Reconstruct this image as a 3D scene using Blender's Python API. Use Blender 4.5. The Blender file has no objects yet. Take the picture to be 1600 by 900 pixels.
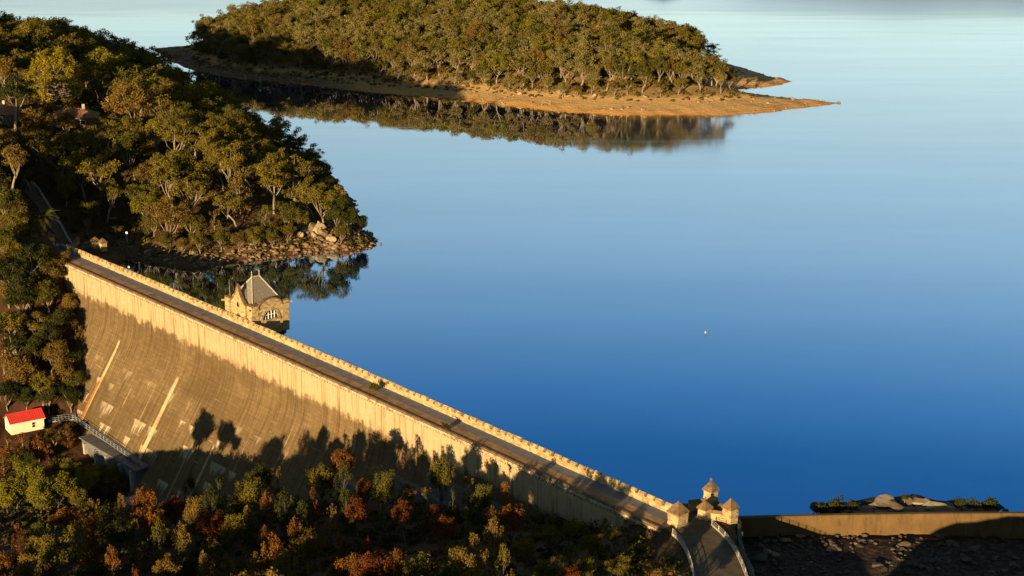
import bpy, math, random
import numpy as np
from mathutils import Matrix, Vector

RND = random.Random(11)
NP = np.random.default_rng(11)
sc = bpy.context.scene
COL = sc.collection
R = math.radians

# ------------------------------------------------------------------ camera
HC, FPX, PITCH = 139.0, 2700.0, R(16.5044)
cd = bpy.data.cameras.new('camera'); cam = bpy.data.objects.new('camera', cd); COL.objects.link(cam)
cam.location = (0, 0, HC); cam.rotation_euler = (math.pi/2 - PITCH, 0, 0)
cd.sensor_width = 36; cd.lens = 36*FPX/1600; cd.clip_start = 1; cd.clip_end = 20000
sc.camera = cam
cP, sP = math.cos(PITCH), math.sin(PITCH)

def ray(px, py):
    u = px-800; v = py-450
    return (u, FPX*cP - v*sP, -FPX*sP - v*cP)
def W(px, py, z):
    r = ray(px, py); t = (HC-z)/-r[2]
    return (r[0]*t, r[1]*t, z)
def proj(p):
    x, y, z = p[0], p[1], p[2]-HC
    d = y*cP - z*sP
    return 800+FPX*x/d, 450-FPX*(y*sP+z*cP)/d

# ------------------------------------------------------------------ light
SUN_EL, SUN_AZ = R(9.0), R(25.0)             # azimuth from -Y towards -X
TS = Vector((-math.sin(SUN_AZ)*math.cos(SUN_EL), -math.cos(SUN_AZ)*math.cos(SUN_EL), math.sin(SUN_EL)))
sd = bpy.data.lights.new('sun', 'SUN'); sun = bpy.data.objects.new('sun', sd); COL.objects.link(sun)
sd.energy = 5.0; sd.angle = R(0.5); sd.color = (1.0, 0.75, 0.43)
sun.rotation_euler = TS.to_track_quat('Z', 'Y').to_euler(); sun.location = (-200, -200, 300)
world = bpy.data.worlds.new("World"); sc.world = world; world.use_nodes = True
wn = world.node_tree; sky = wn.nodes.new('ShaderNodeTexSky'); sky.sky_type = 'NISHITA'
sky.sun_disc = False; sky.sun_elevation = SUN_EL; sky.sun_rotation = math.atan2(TS.x, TS.y)
sky.air_density = 1.0; sky.dust_density = 0.0; sky.ozone_density = 1.0
bg = wn.nodes['Background']; bg.inputs[1].default_value = 0.052
wn.links.new(sky.outputs[0], bg.inputs[0])
sc.view_settings.view_transform = 'Standard'; sc.view_settings.look = 'None'
sc.view_settings.exposure = 1.72; sc.view_settings.gamma = 1; sc.view_settings.use_curve_mapping = False
sc.cycles.use_denoising = True
sc.cycles.max_bounces = 6; sc.cycles.diffuse_bounces = 1; sc.cycles.glossy_bounces = 3
sc.cycles.transmission_bounces = 2; sc.cycles.caustics_reflective = False; sc.cycles.caustics_refractive = False

# ------------------------------------------------------------------ node helpers
class NT:
    def __init__(s, name):
        s.m = bpy.data.materials.new(name); s.m.use_nodes = True
        s.t = s.m.node_tree; s.t.nodes.clear()
        s.out = s.t.nodes.new('ShaderNodeOutputMaterial')
    def n(s, typ, **kw):
        x = s.t.nodes.new('ShaderNode'+typ)
        for k, v in kw.items(): setattr(x, k, v)
        return x
    def put(s, sock, v):
        if hasattr(v, 'is_output') or isinstance(v, bpy.types.NodeSocket): s.t.links.new(v, sock)
        else: sock.default_value = v
    def math(s, op, a, b=0.0, c=0.0, clamp=False):
        x = s.n('Math', operation=op, use_clamp=clamp)
        s.put(x.inputs[0], a); s.put(x.inputs[1], b); s.put(x.inputs[2], c)
        return x.outputs[0]
    def mix(s, f, a, b, mode='MIX'):
        x = s.n('Mix', data_type='RGBA', blend_type=mode)
        s.put(x.inputs[0], f)
        s.put(x.inputs[6], a if not isinstance(a, tuple) else (*a, 1)); s.put(x.inputs[7], b if not isinstance(b, tuple) else (*b, 1))
        return x.outputs[2]
    def ramp(s, f, stops):
        x = s.n('ValToRGB'); s.put(x.inputs[0], f); e = x.color_ramp.elements
        while len(e) < len(stops): e.new(0.5)
        for i, (p, c) in enumerate(stops):
            e[i].position = p; e[i].color = (*c, 1) if isinstance(c, tuple) else (c, c, c, 1)
        return x.outputs[0]
    def step(s, f, lo, hi):
        x = s.n('MapRange', interpolation_type='SMOOTHSTEP'); s.put(x.inputs[0], f)
        s.put(x.inputs[1], lo); s.put(x.inputs[2], hi); return x.outputs[0]
    def coord(s, which='Object', scale=(1, 1, 1), loc=(0, 0, 0)):
        if which == 'World': src = s.n('NewGeometry').outputs['Position']
        else: src = s.n('TexCoord').outputs[which]
        x = s.n('Mapping'); s.t.links.new(src, x.inputs[0])
        x.inputs['Scale'].default_value = scale; x.inputs['Location'].default_value = loc
        return x.outputs[0]
    def noise(s, vec, scale=1, detail=3, rough=0.55):
        x = s.n('TexNoise'); s.put(x.inputs['Vector'], vec)
        x.inputs['Scale'].default_value = scale; x.inputs['Detail'].default_value = detail; x.inputs['Roughness'].default_value = rough
        return x.outputs[0]
    def bump(s, h, strength=0.4, dist=0.1):
        x = s.n('Bump'); s.put(x.inputs['Height'], h); x.inputs['Strength'].default_value = strength; x.inputs['Distance'].default_value = dist
        return x.outputs[0]
    def bsdf(s, col, rough=0.9, normal=None, spec=0.2, metal=0.0):
        x = s.n('BsdfPrincipled'); s.put(x.inputs['Base Color'], col if not isinstance(col, tuple) else (*col, 1))
        s.put(x.inputs['Roughness'], rough); x.inputs['Specular IOR Level'].default_value = spec; x.inputs['Metallic'].default_value = metal
        if normal is not None: s.t.links.new(normal, x.inputs['Normal'])
        s.t.links.new(x.outputs[0], s.out.inputs[0]); return x

AL = 0.55
def simple(name, col, rough=0.85, var=0.25, scale=1.5, spec=0.2, bump=0.0, which='Object'):
    k = 0.72 if name in ('white_paint', 'cream_boards', 'red_roof_sheet') else AL
    col = tuple(c*k for c in col)
    t = NT(name); n = t.noise(t.coord(which), scale, 5, 0.6)
    lo = tuple(c*(1-var) for c in col); hi = tuple(min(1, c*(1+var)) for c in col)
    c = t.ramp(n, [(0.3, lo), (0.7, hi)])
    t.bsdf(c, rough, t.bump(n, bump, 0.2) if bump else None, spec); return t.m

def stone(name, col, dark, scale=1.0, blocks=True):
    col = tuple(c*AL for c in col); dark = tuple(c*AL for c in dark)
    t = NT(name); co = t.coord('Object')
    n1 = t.noise(co, 0.7*scale, 5, 0.65); n2 = t.noise(co, 5*scale, 3)
    c = t.mix(t.step(n1, 0.42, 0.68), col, dark)
    c = t.mix(t.math('MULTIPLY', t.step(n2, 0.5, 0.75), 0.35), c, tuple(x*0.45 for x in dark))
    v = t.n('TexVoronoi', feature='F1', distance='CHEBYCHEV'); t.put(v.inputs['Vector'], t.coord('Object', (1.1, 1.1, 2.0))); v.inputs['Scale'].default_value = scale
    if blocks:
        sep = t.n('SeparateColor'); t.t.links.new(v.outputs['Color'], sep.inputs[0])
        c = t.mix(0.7, c, t.mix(sep.outputs[0], tuple(x*0.42 for x in col), tuple(min(.8, x*1.25) for x in col)))
    t.bsdf(c, 0.9, t.bump(n2, 0.5, 0.08)); return t.m

def foliage(name, col, var=0.35, trans=0.22, warm=(1.15, 1.0, 0.6)):
    col = tuple(c*0.74 for c in col)
    t = NT(name)
    at = t.n('Attribute', attribute_name='tone'); oi = t.n('ObjectInfo')
    n = t.noise(t.coord('Object'), 0.5, 2)
    f = t.math('ADD', t.math('MULTIPLY', at.outputs['Fac'], 0.55), t.math('MULTIPLY', n, 0.35))
    f = t.math('ADD', f, t.math('MULTIPLY', oi.outputs['Random'], 0.25))
    lo = tuple(c*(1-var) for c in col); hi = tuple(c*(1+var)*w for c, w in zip(col, warm))
    c = t.ramp(f, [(0.25, lo), (0.55, col), (0.95, hi)])
    d = t.n('BsdfDiffuse'); t.put(d.inputs[0], c)
    tr = t.n('BsdfTranslucent'); t.put(tr.inputs[0], t.mix(1.0, c, (1.0, 0.9, 0.35), 'MULTIPLY'))
    mx = t.n('MixShader'); mx.inputs[0].default_value = trans
    t.t.links.new(d.outputs[0], mx.inputs[1]); t.t.links.new(tr.outputs[0], mx.inputs[2]); t.t.links.new(mx.outputs[0], t.out.inputs[0])
    return t.m

M = {}
M['sage'] = foliage('grey_olive_foliage', (0.170, 0.138, 0.044))
M['olive'] = foliage('olive_foliage', (0.122, 0.096, 0.018))
M['green'] = foliage('green_foliage', (0.082, 0.075, 0.015))
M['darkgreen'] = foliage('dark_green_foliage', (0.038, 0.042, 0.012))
M['yellowgreen'] = foliage('yellow_green_foliage', (0.150, 0.130, 0.016))
M['brown'] = foliage('golden_brown_foliage', (0.135, 0.088, 0.022))
M['orange'] = foliage('orange_foliage', (0.140, 0.058, 0.014), warm=(1.2, 1, .7))
M['red'] = foliage('rust_red_foliage', (0.105, 0.033, 0.012), warm=(1.2, 1, .8))
M['pine'] = foliage('bright_conifer_foliage', (0.165, 0.130, 0.012))
M['scrub'] = foliage('undergrowth_foliage', (0.085, 0.052, 0.018), var=0.5)
M['bark'] = simple('pale_bark', (0.27, 0.205, 0.13), 0.9, 0.45, 1.2)
M['darkbark'] = simple('grey_bark', (0.11, 0.08, 0.055), 0.9, 0.3, 1.2)
M['stone'] = stone('sandstone_blocks', (0.52, 0.365, 0.165), (0.30, 0.18, 0.07), 0.9)
M['stonecap'] = stone('weathered_cap_stone', (0.22, 0.135, 0.058), (0.10, 0.06, 0.026), 1.3, False)
M['darkstone'] = stone('shade_dark_stone', (0.09, 0.08, 0.06), (0.04, 0.035, 0.03), 0.8)  # dark tone paints the shade on tower base and retaining wall
M['slate'] = simple('brown_grey_slate', (0.225, 0.18, 0.14), 0.8, 0.35, 2.6, 0.2)
M['lead'] = simple('pale_ridge', (0.46, 0.42, 0.30), 0.7, 0.2, 2.0)
M['glass'] = simple('dark_window_glass', (0.012, 0.013, 0.014), 0.12, 0.1, 1, 0.5)
M['greenpaint'] = simple('green_painted_joinery', (0.12, 0.17, 0.07), 0.6, 0.15)
M['cream'] = simple('cream_boards', (0.70, 0.58, 0.36), 0.7, 0.08, 0.8)
M['redroof'] = simple('red_roof_sheet', (0.55, 0.035, 0.022), 0.55, 0.12, 0.8, 0.3)
M['tile'] = simple('terracotta_tiles', (0.30, 0.12, 0.055), 0.85, 0.25, 1.5)
M['white'] = simple('white_paint', (0.72, 0.69, 0.62), 0.6, 0.1)
M['pale'] = simple('pale_concrete', (0.42, 0.37, 0.28), 0.9, 0.25, 1.0, bump=.2)
M['concrete'] = simple('grey_concrete', (0.15, 0.14, 0.125), 0.9, 0.3, 0.6, bump=.2)
M['steel'] = simple('painted_steel', (0.20, 0.24, 0.28), 0.5, 0.1, 1, 0.4)
M['bluesteel'] = simple('pale_blue_steel', (0.32, 0.42, 0.52), 0.5, 0.1, 1, 0.4)
M['rock'] = stone('sandstone_rock', (0.24, 0.15, 0.075), (0.10, 0.06, 0.032), 0.5, False)
M['palerock'] = stone('pale_sandstone_rock', (0.38, 0.28, 0.16), (0.20, 0.12, 0.055), 0.5, False)
M['darkrock'] = stone('dark_channel_rock', (0.10, 0.075, 0.05), (0.05, 0.035, 0.022), 0.5, False)
M['wood'] = simple('grey_timber', (0.25, 0.2, 0.15), 0.85, 0.2, 2)
M['rust'] = simple('rust_brown_iron', (0.25, 0.07, 0.03), 0.7, 0.2)

# ------------------------------------------------------------------ mesh builder
class MB:
    def __init__(s, mat=None): s.v = []; s.f = []; s.m = mat or Matrix.Identity(4)
    def add(s, vs, fs):
        o = len(s.v); s.v += [tuple(s.m @ Vector(v)) for v in vs]; s.f += [tuple(i+o for i in f) for f in fs]
    def box(s, x0, x1, y0, y1, z0, z1):
        s.add([(x0,y0,z0),(x1,y0,z0),(x1,y1,z0),(x0,y1,z0),(x0,y0,z1),(x1,y0,z1),(x1,y1,z1),(x0,y1,z1)],
              [(0,3,2,1),(4,5,6,7),(0,1,5,4),(1,2,6,5),(2,3,7,6),(3,0,4,7)])
    def prism(s, poly, ax, a, b):                 # poly in the two other axes, extruded on axis ax from a to b
        n = len(poly)
        def P(p, t): return (t, p[0], p[1]) if ax == 0 else (p[0], t, p[1]) if ax == 1 else (p[0], p[1], t)
        vs = [P(p, a) for p in poly] + [P(p, b) for p in poly]
        s.add(vs, [tuple(range(n-1, -1, -1)), tuple(range(n, 2*n))] + [(i, (i+1) % n, n+(i+1) % n, n+i) for i in range(n)])
    def pyramid(s, cx, cy, hx, hy, z0, z1, lip=0.0):
        b = [(cx-hx,cy-hy,z0),(cx+hx,cy-hy,z0),(cx+hx,cy+hy,z0),(cx-hx,cy+hy,z0)]
        if lip:
            t = [(p[0], p[1], z0+lip) for p in b]
            s.add(b+t+[(cx, cy, z1)], [(3,2,1,0),(0,1,5,4),(1,2,6,5),(2,3,7,6),(3,0,4,7),(4,5,8),(5,6,8),(6,7,8),(7,4,8)])
        else: s.add(b+[(cx, cy, z1)], [(3,2,1,0),(0,1,4),(1,2,4),(2,3,4),(3,0,4)])
    def tube(s, pts, rad, n=6):
        pts = [Vector(p) for p in pts]; rad = rad if isinstance(rad, (list, tuple)) else [rad]*len(pts)
        vs = []; fs = []
        for i, p in enumerate(pts):
            d = (pts[min(i+1, len(pts)-1)]-pts[max(i-1, 0)]).normalized()
            a = d.cross(Vector((0.31, 0.95, 0.07)) if abs(d.z) > 0.8 else Vector((0, 0, 1))).normalized(); b = d.cross(a)
            for k in range(n):
                t = 2*math.pi*k/n; vs.append(p+(a*math.cos(t)+b*math.sin(t))*rad[i])
        for i in range(len(pts)-1):
            for k in range(n): fs.append((i*n+k, i*n+(k+1) % n, (i+1)*n+(k+1) % n, (i+1)*n+k))
        fs += [tuple(range(n-1, -1, -1)), tuple((len(pts)-1)*n+k for k in range(n))]
        s.add(vs, fs)
    def lathe(s, prof, n=8, c=(0, 0)):
        vs = [(c[0]+r*math.cos(2*math.pi*k/n), c[1]+r*math.sin(2*math.pi*k/n), z) for r, z in prof for k in range(n)]
        fs = [(i*n+k, i*n+(k+1) % n, (i+1)*n+(k+1) % n, (i+1)*n+k) for i in range(len(prof)-1) for k in range(n)]
        fs += [tuple(range(n-1, -1, -1)), tuple((len(prof)-1)*n+k for k in range(n))]
        s.add(vs, fs)
    def mesh(s, name, mat, bevel=0):
        me = bpy.data.meshes.new(name); me.from_pydata(s.v, [], s.f); me.update()
        me.materials.append(mat); return me
    def build(s, name, mat, parent=None):
        o = bpy.data.objects.new(name, s.mesh(name, mat)); COL.objects.link(o)
        if parent is not None: o.parent = parent
        return o

def tag(o, label, cat, group=None):
    o['label'] = label; o['category'] = cat
    if group: o['group'] = group
    return o
def empty(name, loc, label, cat, group=None, rz=0):
    o = bpy.data.objects.new(name, None); COL.objects.link(o); o.location = loc; o.rotation_euler = (0, 0, rz)
    o.empty_display_size = 0.5; return tag(o, label, cat, group)
def struct(o): o['kind'] = 'structure'; return o
def stuff(o): o['kind'] = 'stuff'; return o

# ------------------------------------------------------------------ dam frame
B0 = np.array([29.6, 302.2]); AX = np.array([-0.6487, 0.7613]); AX = AX/np.hypot(*AX); NX = np.array([-AX[1], AX[0]])
def SA(X, Y):
    dx = X-B0[0]; dy = Y-B0[1]
    return dx*AX[0]+dy*AX[1], dx*NX[0]+dy*NX[1]
def bow(a): 
    t = a/240.0
    return -3.4*t*(1-t) if 0 < t < 1 else 0.0
def DP(a, s, z):
    p = B0 + AX*a + NX*(s+bow(a)); return (p[0], p[1], z)

# ------------------------------------------------------------------ terrain functions
_lat = NP.random((256, 256))
def vnoise(x, y):
    xi = np.floor(x).astype(int); yi = np.floor(y).astype(int); fx = x-xi; fy = y-yi
    fx = fx*fx*(3-2*fx); fy = fy*fy*(3-2*fy)
    g = lambda i, j: _lat[i & 255, j & 255]
    return (g(xi, yi)*(1-fx)+g(xi+1, yi)*fx)*(1-fy)+(g(xi, yi+1)*(1-fx)+g(xi+1, yi+1)*fx)*fy
def fbm(x, y, o=4):
    s = 0; a = 0.5
    for _ in range(o): s = s+a*(vnoise(x, y)-0.5); x = x*2.03+17.3; y = y*2.01+5.7; a *= 0.5
    return s
def sstep(a, b, x):
    t = np.clip((x-a)/(b-a), 0, 1); return t*t*(3-2*t)
def sdf(poly, X, Y):                                # positive inside
    P = np.asarray(poly, float); d = np.full(X.shape, 1e9); ins = np.zeros(X.shape, bool)
    for i in range(len(P)):
        ax, ay = P[i]; bx, by = P[(i+1) % len(P)]; ex, ey = bx-ax, by-ay
        t = np.clip(((X-ax)*ex+(Y-ay)*ey)/(ex*ex+ey*ey+1e-9), 0, 1)
        d = np.minimum(d, np.hypot(X-ax-t*ex, Y-ay-t*ey))
        c = ((ay > Y) != (by > Y)) & (X < ex*(Y-ay)/(ey if ey else 1e-9)+ax); ins ^= c
    return np.where(ins, d, -d)

HEAD = [W(x, y, 0)[:2] for x, y in ((150,391),(185,402),(230,411),(275,419),(320,421),(351,413),(407,407),(456,401),(487,395),(535,397),(560,393),(588,382),(576,365),(560,352))]
HEAD += [(-54,575),(-64,610),(-84,655),(-112,700),(-150,790),(-180,830),(-320,850),(-420,850),(-420,300),(-140,300),(-128,478)]
ISL = [W(x, y, 0)[:2] for x, y in ((241,76),(269,97),(298,109),(341,118),(390,124),(457,129),(529,139),(616,147),(700,154),(792,166),(900,176),(980,180),(1120,180),(1180,178),(1240,171),(1285,165),(1319,161.5),(1292,158),(1220,153),(1164,144),(1157,140),(1205,135),(1244,127.5),(1200,119),(1160,106),(1126,97))]
ISL += [(95,895),(60,935),(0,975),(-80,985),(-140,960),(-180,922)]

ZVA = [-200,-120,-60,-20,0,10,30,45,70,100,125,150,165,186,202,216,231,240,260,300,400]
ZVZ = [10,9,7,4,2.5,0,-6,-8.5,-11,-25,-38,-43,-40,-34,-29,-19,-6,4,12,26,40]
RIDX, RIDY = [-330, -200, -184, -136, -79, -52, -44, -38], [250, 248, 245, 232, 218, 210, 208, 206]
def SPL(a, s): return 11 - 0.19*a + 0.087*(s-10)      # height of the lowest sun rays over the valley
HUT = (-131.6, 437.0, -30.2)
ROADC = [(33.6,297.5),(34.8,291),(36.0,283),(36.4,273),(35.5,262),(33,250),(28,236),(20,222),(8,205)]
RAIL_R = [(37.0,294.3),(38.6,289.6),(39.8,284),(40.3,279),(40.6,272),(40.2,262),(38.5,251)]
RAIL_L = [(29.4,290.4),(30.6,286.5),(31.2,282),(31.5,277),(31.4,272),(30.6,263),(28.3,253)]
def linedist(pl, X, Y):
    d = np.full(X.shape, 1e9)
    for (ax, ay), (bx, by) in zip(pl[:-1], pl[1:]):
        ex, ey = bx-ax, by-ay; t = np.clip(((X-ax)*ex+(Y-ay)*ey)/(ex*ex+ey*ey), 0, 1)
        d = np.minimum(d, np.hypot(X-ax-t*ex, Y-ay-t*ey))
    return d

def ground(X, Y):
    X = np.asarray(X, float); Y = np.asarray(Y, float)
    a, s = SA(X, Y)
    d = sdf(HEAD, X, Y)
    n1 = fbm(X*0.03, Y*0.03); n2 = fbm(X*0.25, Y*0.25, 3)
    d = d + 3.0*n1 + 3.0*n2*np.exp(-(d/14)**2)
    inl = 0.30*np.clip(d, 0, 8)+0.36*np.clip(d-8, 0, 60)+0.16*np.clip(d-68, 0, 80)
    gu = np.where(d > 0, inl, np.maximum(0.30*d, -8)) + n1*5*sstep(10, 40, d) + n2*0.8*sstep(0, 4, d)
    # right end upstream: rocks behind the spillway wall
    ae = a - 0.4*np.clip(s-15, 0, 120)
    gd = np.interp(ae, ZVA, ZVZ) + n1*4 + n2*0.8
    s0 = np.interp(a, [-60, 10, 40, 66, 78, 92, 112, 150, 220], [-4, 2, 8, 14, 30, 48, 56, 62, 74])
    gf = SPL(a, s0+12) - 7.0 + 0.022*np.clip(s-s0-12, -20, 150) + n1*3 + n2*0.8
    mf = sstep(s0-4, s0+14, s)*sstep(165, 125, a)
    gd = gd - 7*np.exp(-((s-8)/30)**2)*sstep(20, 34, a)*sstep(120, 90, a)
    gd = gd*(1-mf) + np.minimum(gf, 9)*mf
    gd = gd - 3.0*np.exp(-(((X-16)/18)**2+((Y-272)/28)**2))
    gd = gd + 9*np.exp(-(((X+150)/26)**2+((Y-520)/45)**2))*(a > 235)
    w = sstep(1.5, 6.5, s)
    g = gu*(1-w)+gd*w
    # right zone: spillway channel and an unseen ridge shaped to shade it
    gc = -1.3 + n1*2 + n2*1.6 + (14.8+0.10*np.clip(X-48, 0, 100))*np.exp(-((Y-232)/15)**2)*sstep(38, 50, X)
    r = sstep(40.5, 43.5, X)*(Y < 306)
    g = np.where(Y < 306, g*(1-r)+gc*r, g)
    up = (s < 2) & (X > 20) & (Y >= 300)
    bed = -5.0 + 6.6*np.exp(-np.abs((X-78)/27)**3-((Y-316)/6.5)**2)*(1+0.5*n2) + 1.2*n2
    bed = np.maximum(bed, np.where((X > 150) & (Y < 330), 0.10*(X-150)-5, -9)*np.ones_like(X))
    g = np.where(up & (Y >= 306), bed, g)
    kp = 1-sstep(4.5, 9, np.hypot(X+124.0, Y-494.5)); g = g*(1-kp)+np.maximum(g, 5.4)*kp
    # road platform
    dr = linedist(ROADC, X, Y)
    k = 1-sstep(5.2, 9.0, dr)
    k = np.where((X > 41.4) & (Y > 240), 0, k)
    g = g*(1-k)+5.86*k
    plat = (1-sstep(0.5, 3, -sdf([(24,299),(30,290),(41.2,290),(41.4,303.5),(33,305.5)], X, Y)))*(X < 41.6)
    g = g*(1-plat)+5.86*plat
    kh = 1-sstep(5.0, 10, np.hypot(X-HUT[0], Y-HUT[1]))
    g = g*(1-kh)+HUT[2]*kh
    # far left land
    g = np.where(X < -420, np.maximum(g, 18), g)
    return g

def island(X, Y):
    X = np.asarray(X, float); Y = np.asarray(Y, float)
    n1 = fbm(X*0.03+9, Y*0.03); n2 = fbm(X*0.22, Y*0.22+7, 3)
    d = sdf(ISL, X, Y); d = d + (5.0*n2+4.0*fbm(X*.09, Y*.09+3, 2))*np.exp(-(d/10)**2)
    bw = np.interp(X, [-190, -150, -110, -40, 20, 60, 150], [20, 7, 6, 11, 16, 18, 19])
    h = 0.19*np.clip(d, 0, 6)+0.17*np.clip(d-6, 0, bw-6)+0.30*np.clip(d-bw, 0, 62)
    h = np.where(h > 12, 12+(h-12)*0.72, h)
    return np.where(d > 0, h, np.maximum(0.22*d, -5)) + n1*4*sstep(bw, bw+25, d) + n2*0.7*sstep(1, 5, d), d-bw

def axis(lo, hi, step, outs):
    c = list(np.arange(lo, hi+0.01, step)); l = []; r = []
    x, st = lo, step
    while x > outs[0]: st *= 1.22; x -= st; l.append(max(x, outs[0]))
    x, st = c[-1], step
    while x < outs[1]: st *= 1.22; x += st; r.append(min(x, outs[1]))
    return np.array(l[::-1]+c+r)
def grid_mesh(name, xs, ys, Z, mats):
    nx, ny = len(xs), len(ys); X, Y = np.meshgrid(xs, ys)
    v = np.stack([X, Y, Z], -1).reshape(-1, 3)
    i = (np.arange(ny-1)[:, None]*nx+np.arange(nx-1)).reshape(-1)
    f = np.stack([i, i+1, i+nx+1, i+nx], -1)
    o = np_mesh_obj(name, v, f, mats); o.data.polygons.foreach_set('use_smooth', np.ones(len(f), bool)); return o
def np_mesh(name, v, f, mats, tone=None, midx=None):
    me = bpy.data.meshes.new(name); v = np.asarray(v, np.float32); f = np.asarray(f, np.int32); k = f.shape[1]
    me.vertices.add(len(v)); me.vertices.foreach_set('co', v.ravel())
    me.loops.add(f.size); me.loops.foreach_set('vertex_index', f.ravel())
    me.polygons.add(len(f)); me.polygons.foreach_set('loop_start', np.arange(0, f.size, k, dtype=np.int32))
    if midx is not None: me.polygons.foreach_set('material_index', np.asarray(midx, np.int32))
    me.update(calc_edges=True)
    if tone is not None:
        at = me.attributes.new('tone', 'FLOAT', 'FACE'); at.data.foreach_set('value', np.asarray(tone, np.float32))
    for m in mats: me.materials.append(m)
    return me
def np_mesh_obj(name, v, f, mats, tone=None, midx=None):
    o = bpy.data.objects.new(name, np_mesh(name, v, f, mats, tone, midx)); COL.objects.link(o); return o

def ground_mat(name, sand, beach_hi, grass):
    kk = 0.6 if name == 'island_sand' else 0.42
    sand = tuple(tuple(c*kk for c in q) for q in sand); grass = tuple(tuple(c*kk for c in q) for q in grass)
    t = NT(name); p = t.coord('World'); z = t.n('SeparateXYZ'); t.t.links.new(t.n('NewGeometry').outputs['Position'], z.inputs[0]); z = z.outputs[2]
    n1 = t.noise(p, 0.08, 5, 0.65); n2 = t.noise(p, 0.7, 4, 0.65); n3 = t.noise(p, 2.5, 3)
    zz = t.math('ADD', z, t.math('MULTIPLY', t.math('SUBTRACT', n2, 0.5), 2.2))
    c = t.mix(t.step(zz, beach_hi-0.7, beach_hi+0.9), sand[1], grass[0])
    c = t.mix(t.math('MULTIPLY', t.step(zz, 0.9, beach_hi-0.4), t.step(n1, .35, .6)), t.mix(t.step(zz, 0.3, 1.2), sand[0], sand[1]), c)
    c = t.mix(t.step(zz, beach_hi, beach_hi+1.2), c, t.mix(t.step(n1, 0.4, 0.62), grass[0], grass[1]))
    c = t.mix(t.math('MULTIPLY', t.step(n3, 0.5, 0.72), 0.55), c, tuple(x*0.4 for x in sand[1]))
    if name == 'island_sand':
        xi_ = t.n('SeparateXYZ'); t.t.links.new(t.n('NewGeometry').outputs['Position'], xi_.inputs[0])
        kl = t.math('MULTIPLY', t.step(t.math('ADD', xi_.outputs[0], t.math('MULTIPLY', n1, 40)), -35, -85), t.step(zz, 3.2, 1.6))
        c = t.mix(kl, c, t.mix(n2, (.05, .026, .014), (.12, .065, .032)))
        wl = t.math('PINGPONG', t.math('ADD', z, t.math('MULTIPLY', n1, .6)), .23)
        c = t.mix(t.math('MULTIPLY', t.step(wl, .07, .01), t.math('MULTIPLY', t.step(zz, 3.6, 2.4), t.step(n2, .35, .6))), c, tuple(x*.55 for x in sand[0]))
    bands = t.noise(t.coord('World', (.01, .02, 2.6)), 1.0, 4, .7)
    c = t.mix(t.math('MULTIPLY', t.step(bands, .48, .68), t.math('MULTIPLY', t.step(zz, beach_hi+1, beach_hi-1), .6)), c, tuple(x*.5 for x in sand[1]))
    c = t.mix(t.step(zz, 0.10, -0.25), c, tuple(x*0.5 for x in sand[0]))
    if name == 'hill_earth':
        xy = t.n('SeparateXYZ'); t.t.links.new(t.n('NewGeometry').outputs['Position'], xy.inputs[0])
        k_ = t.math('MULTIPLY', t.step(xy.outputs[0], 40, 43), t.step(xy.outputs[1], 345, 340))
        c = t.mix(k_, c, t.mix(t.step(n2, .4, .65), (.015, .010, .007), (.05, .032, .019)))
    t.bsdf(c, 0.95, t.bump(n2, 0.8, 0.5), 0.1); return t.m

xs = axis(-185, 110, 1.9, (-4500, 4500)); ys = axis(240, 720, 1.9, (-2500, 1180))
Xg, Yg = np.meshgrid(xs, ys)
gz = ground(Xg, Yg)
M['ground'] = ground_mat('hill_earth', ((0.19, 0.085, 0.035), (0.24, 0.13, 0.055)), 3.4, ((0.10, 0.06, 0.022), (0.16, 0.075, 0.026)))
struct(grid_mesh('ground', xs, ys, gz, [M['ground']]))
xi = np.arange(-215, 175, 1.6); yi = np.arange(712, 1005, 1.6)
Xi, Yi = np.meshgrid(xi, yi); zi, _ = island(Xi, Yi)
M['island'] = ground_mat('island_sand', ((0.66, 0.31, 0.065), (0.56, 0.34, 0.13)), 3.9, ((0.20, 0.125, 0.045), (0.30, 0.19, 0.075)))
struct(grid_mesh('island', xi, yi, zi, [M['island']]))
# far hills beyond the reservoir
xf = np.linspace(-3500, 3500, 141); yf = np.concatenate([np.linspace(1100, 1500, 41), np.linspace(1550, 6000, 30)])
Xf, Yf = np.meshgrid(xf, yf)
shore = np.interp(Xf, [-3500, -900, -300, 60, 92, 108, 140, 300, 900, 3500], [1300, 1320, 1345, 1300, 1138, 1136, 1300, 1290, 1240, 1250])
fz = np.clip((Yf-shore)*0.5, -6, 1e3); fz = np.where(fz > 0, np.minimum(fz, np.interp(Xf, [-300, 40, 75, 130, 170, 300], [16, 14, 5, 5, 24, 38])+14*fbm(Xf*0.004, Yf*0.004)), fz)
M['farhill'] = simple('hazed_far_forest', (0.10, 0.11, 0.09), 0.95, 0.5, 0.05, which='Object')  # greyed and lightened in place of haze over the hills
struct(grid_mesh('hills', xf, yf, fz, [M['farhill']]))

# ------------------------------------------------------------------ water
t = NT('reservoir_water'); p = t.coord('World')
geo = t.n('NewGeometry'); dp = t.n('VectorMath', operation='DOT_PRODUCT'); t.t.links.new(geo.outputs['Incoming'], dp.inputs[0]); dp.inputs[1].default_value = (0, 0, 1)
cosv = dp.outputs['Value']
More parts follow.
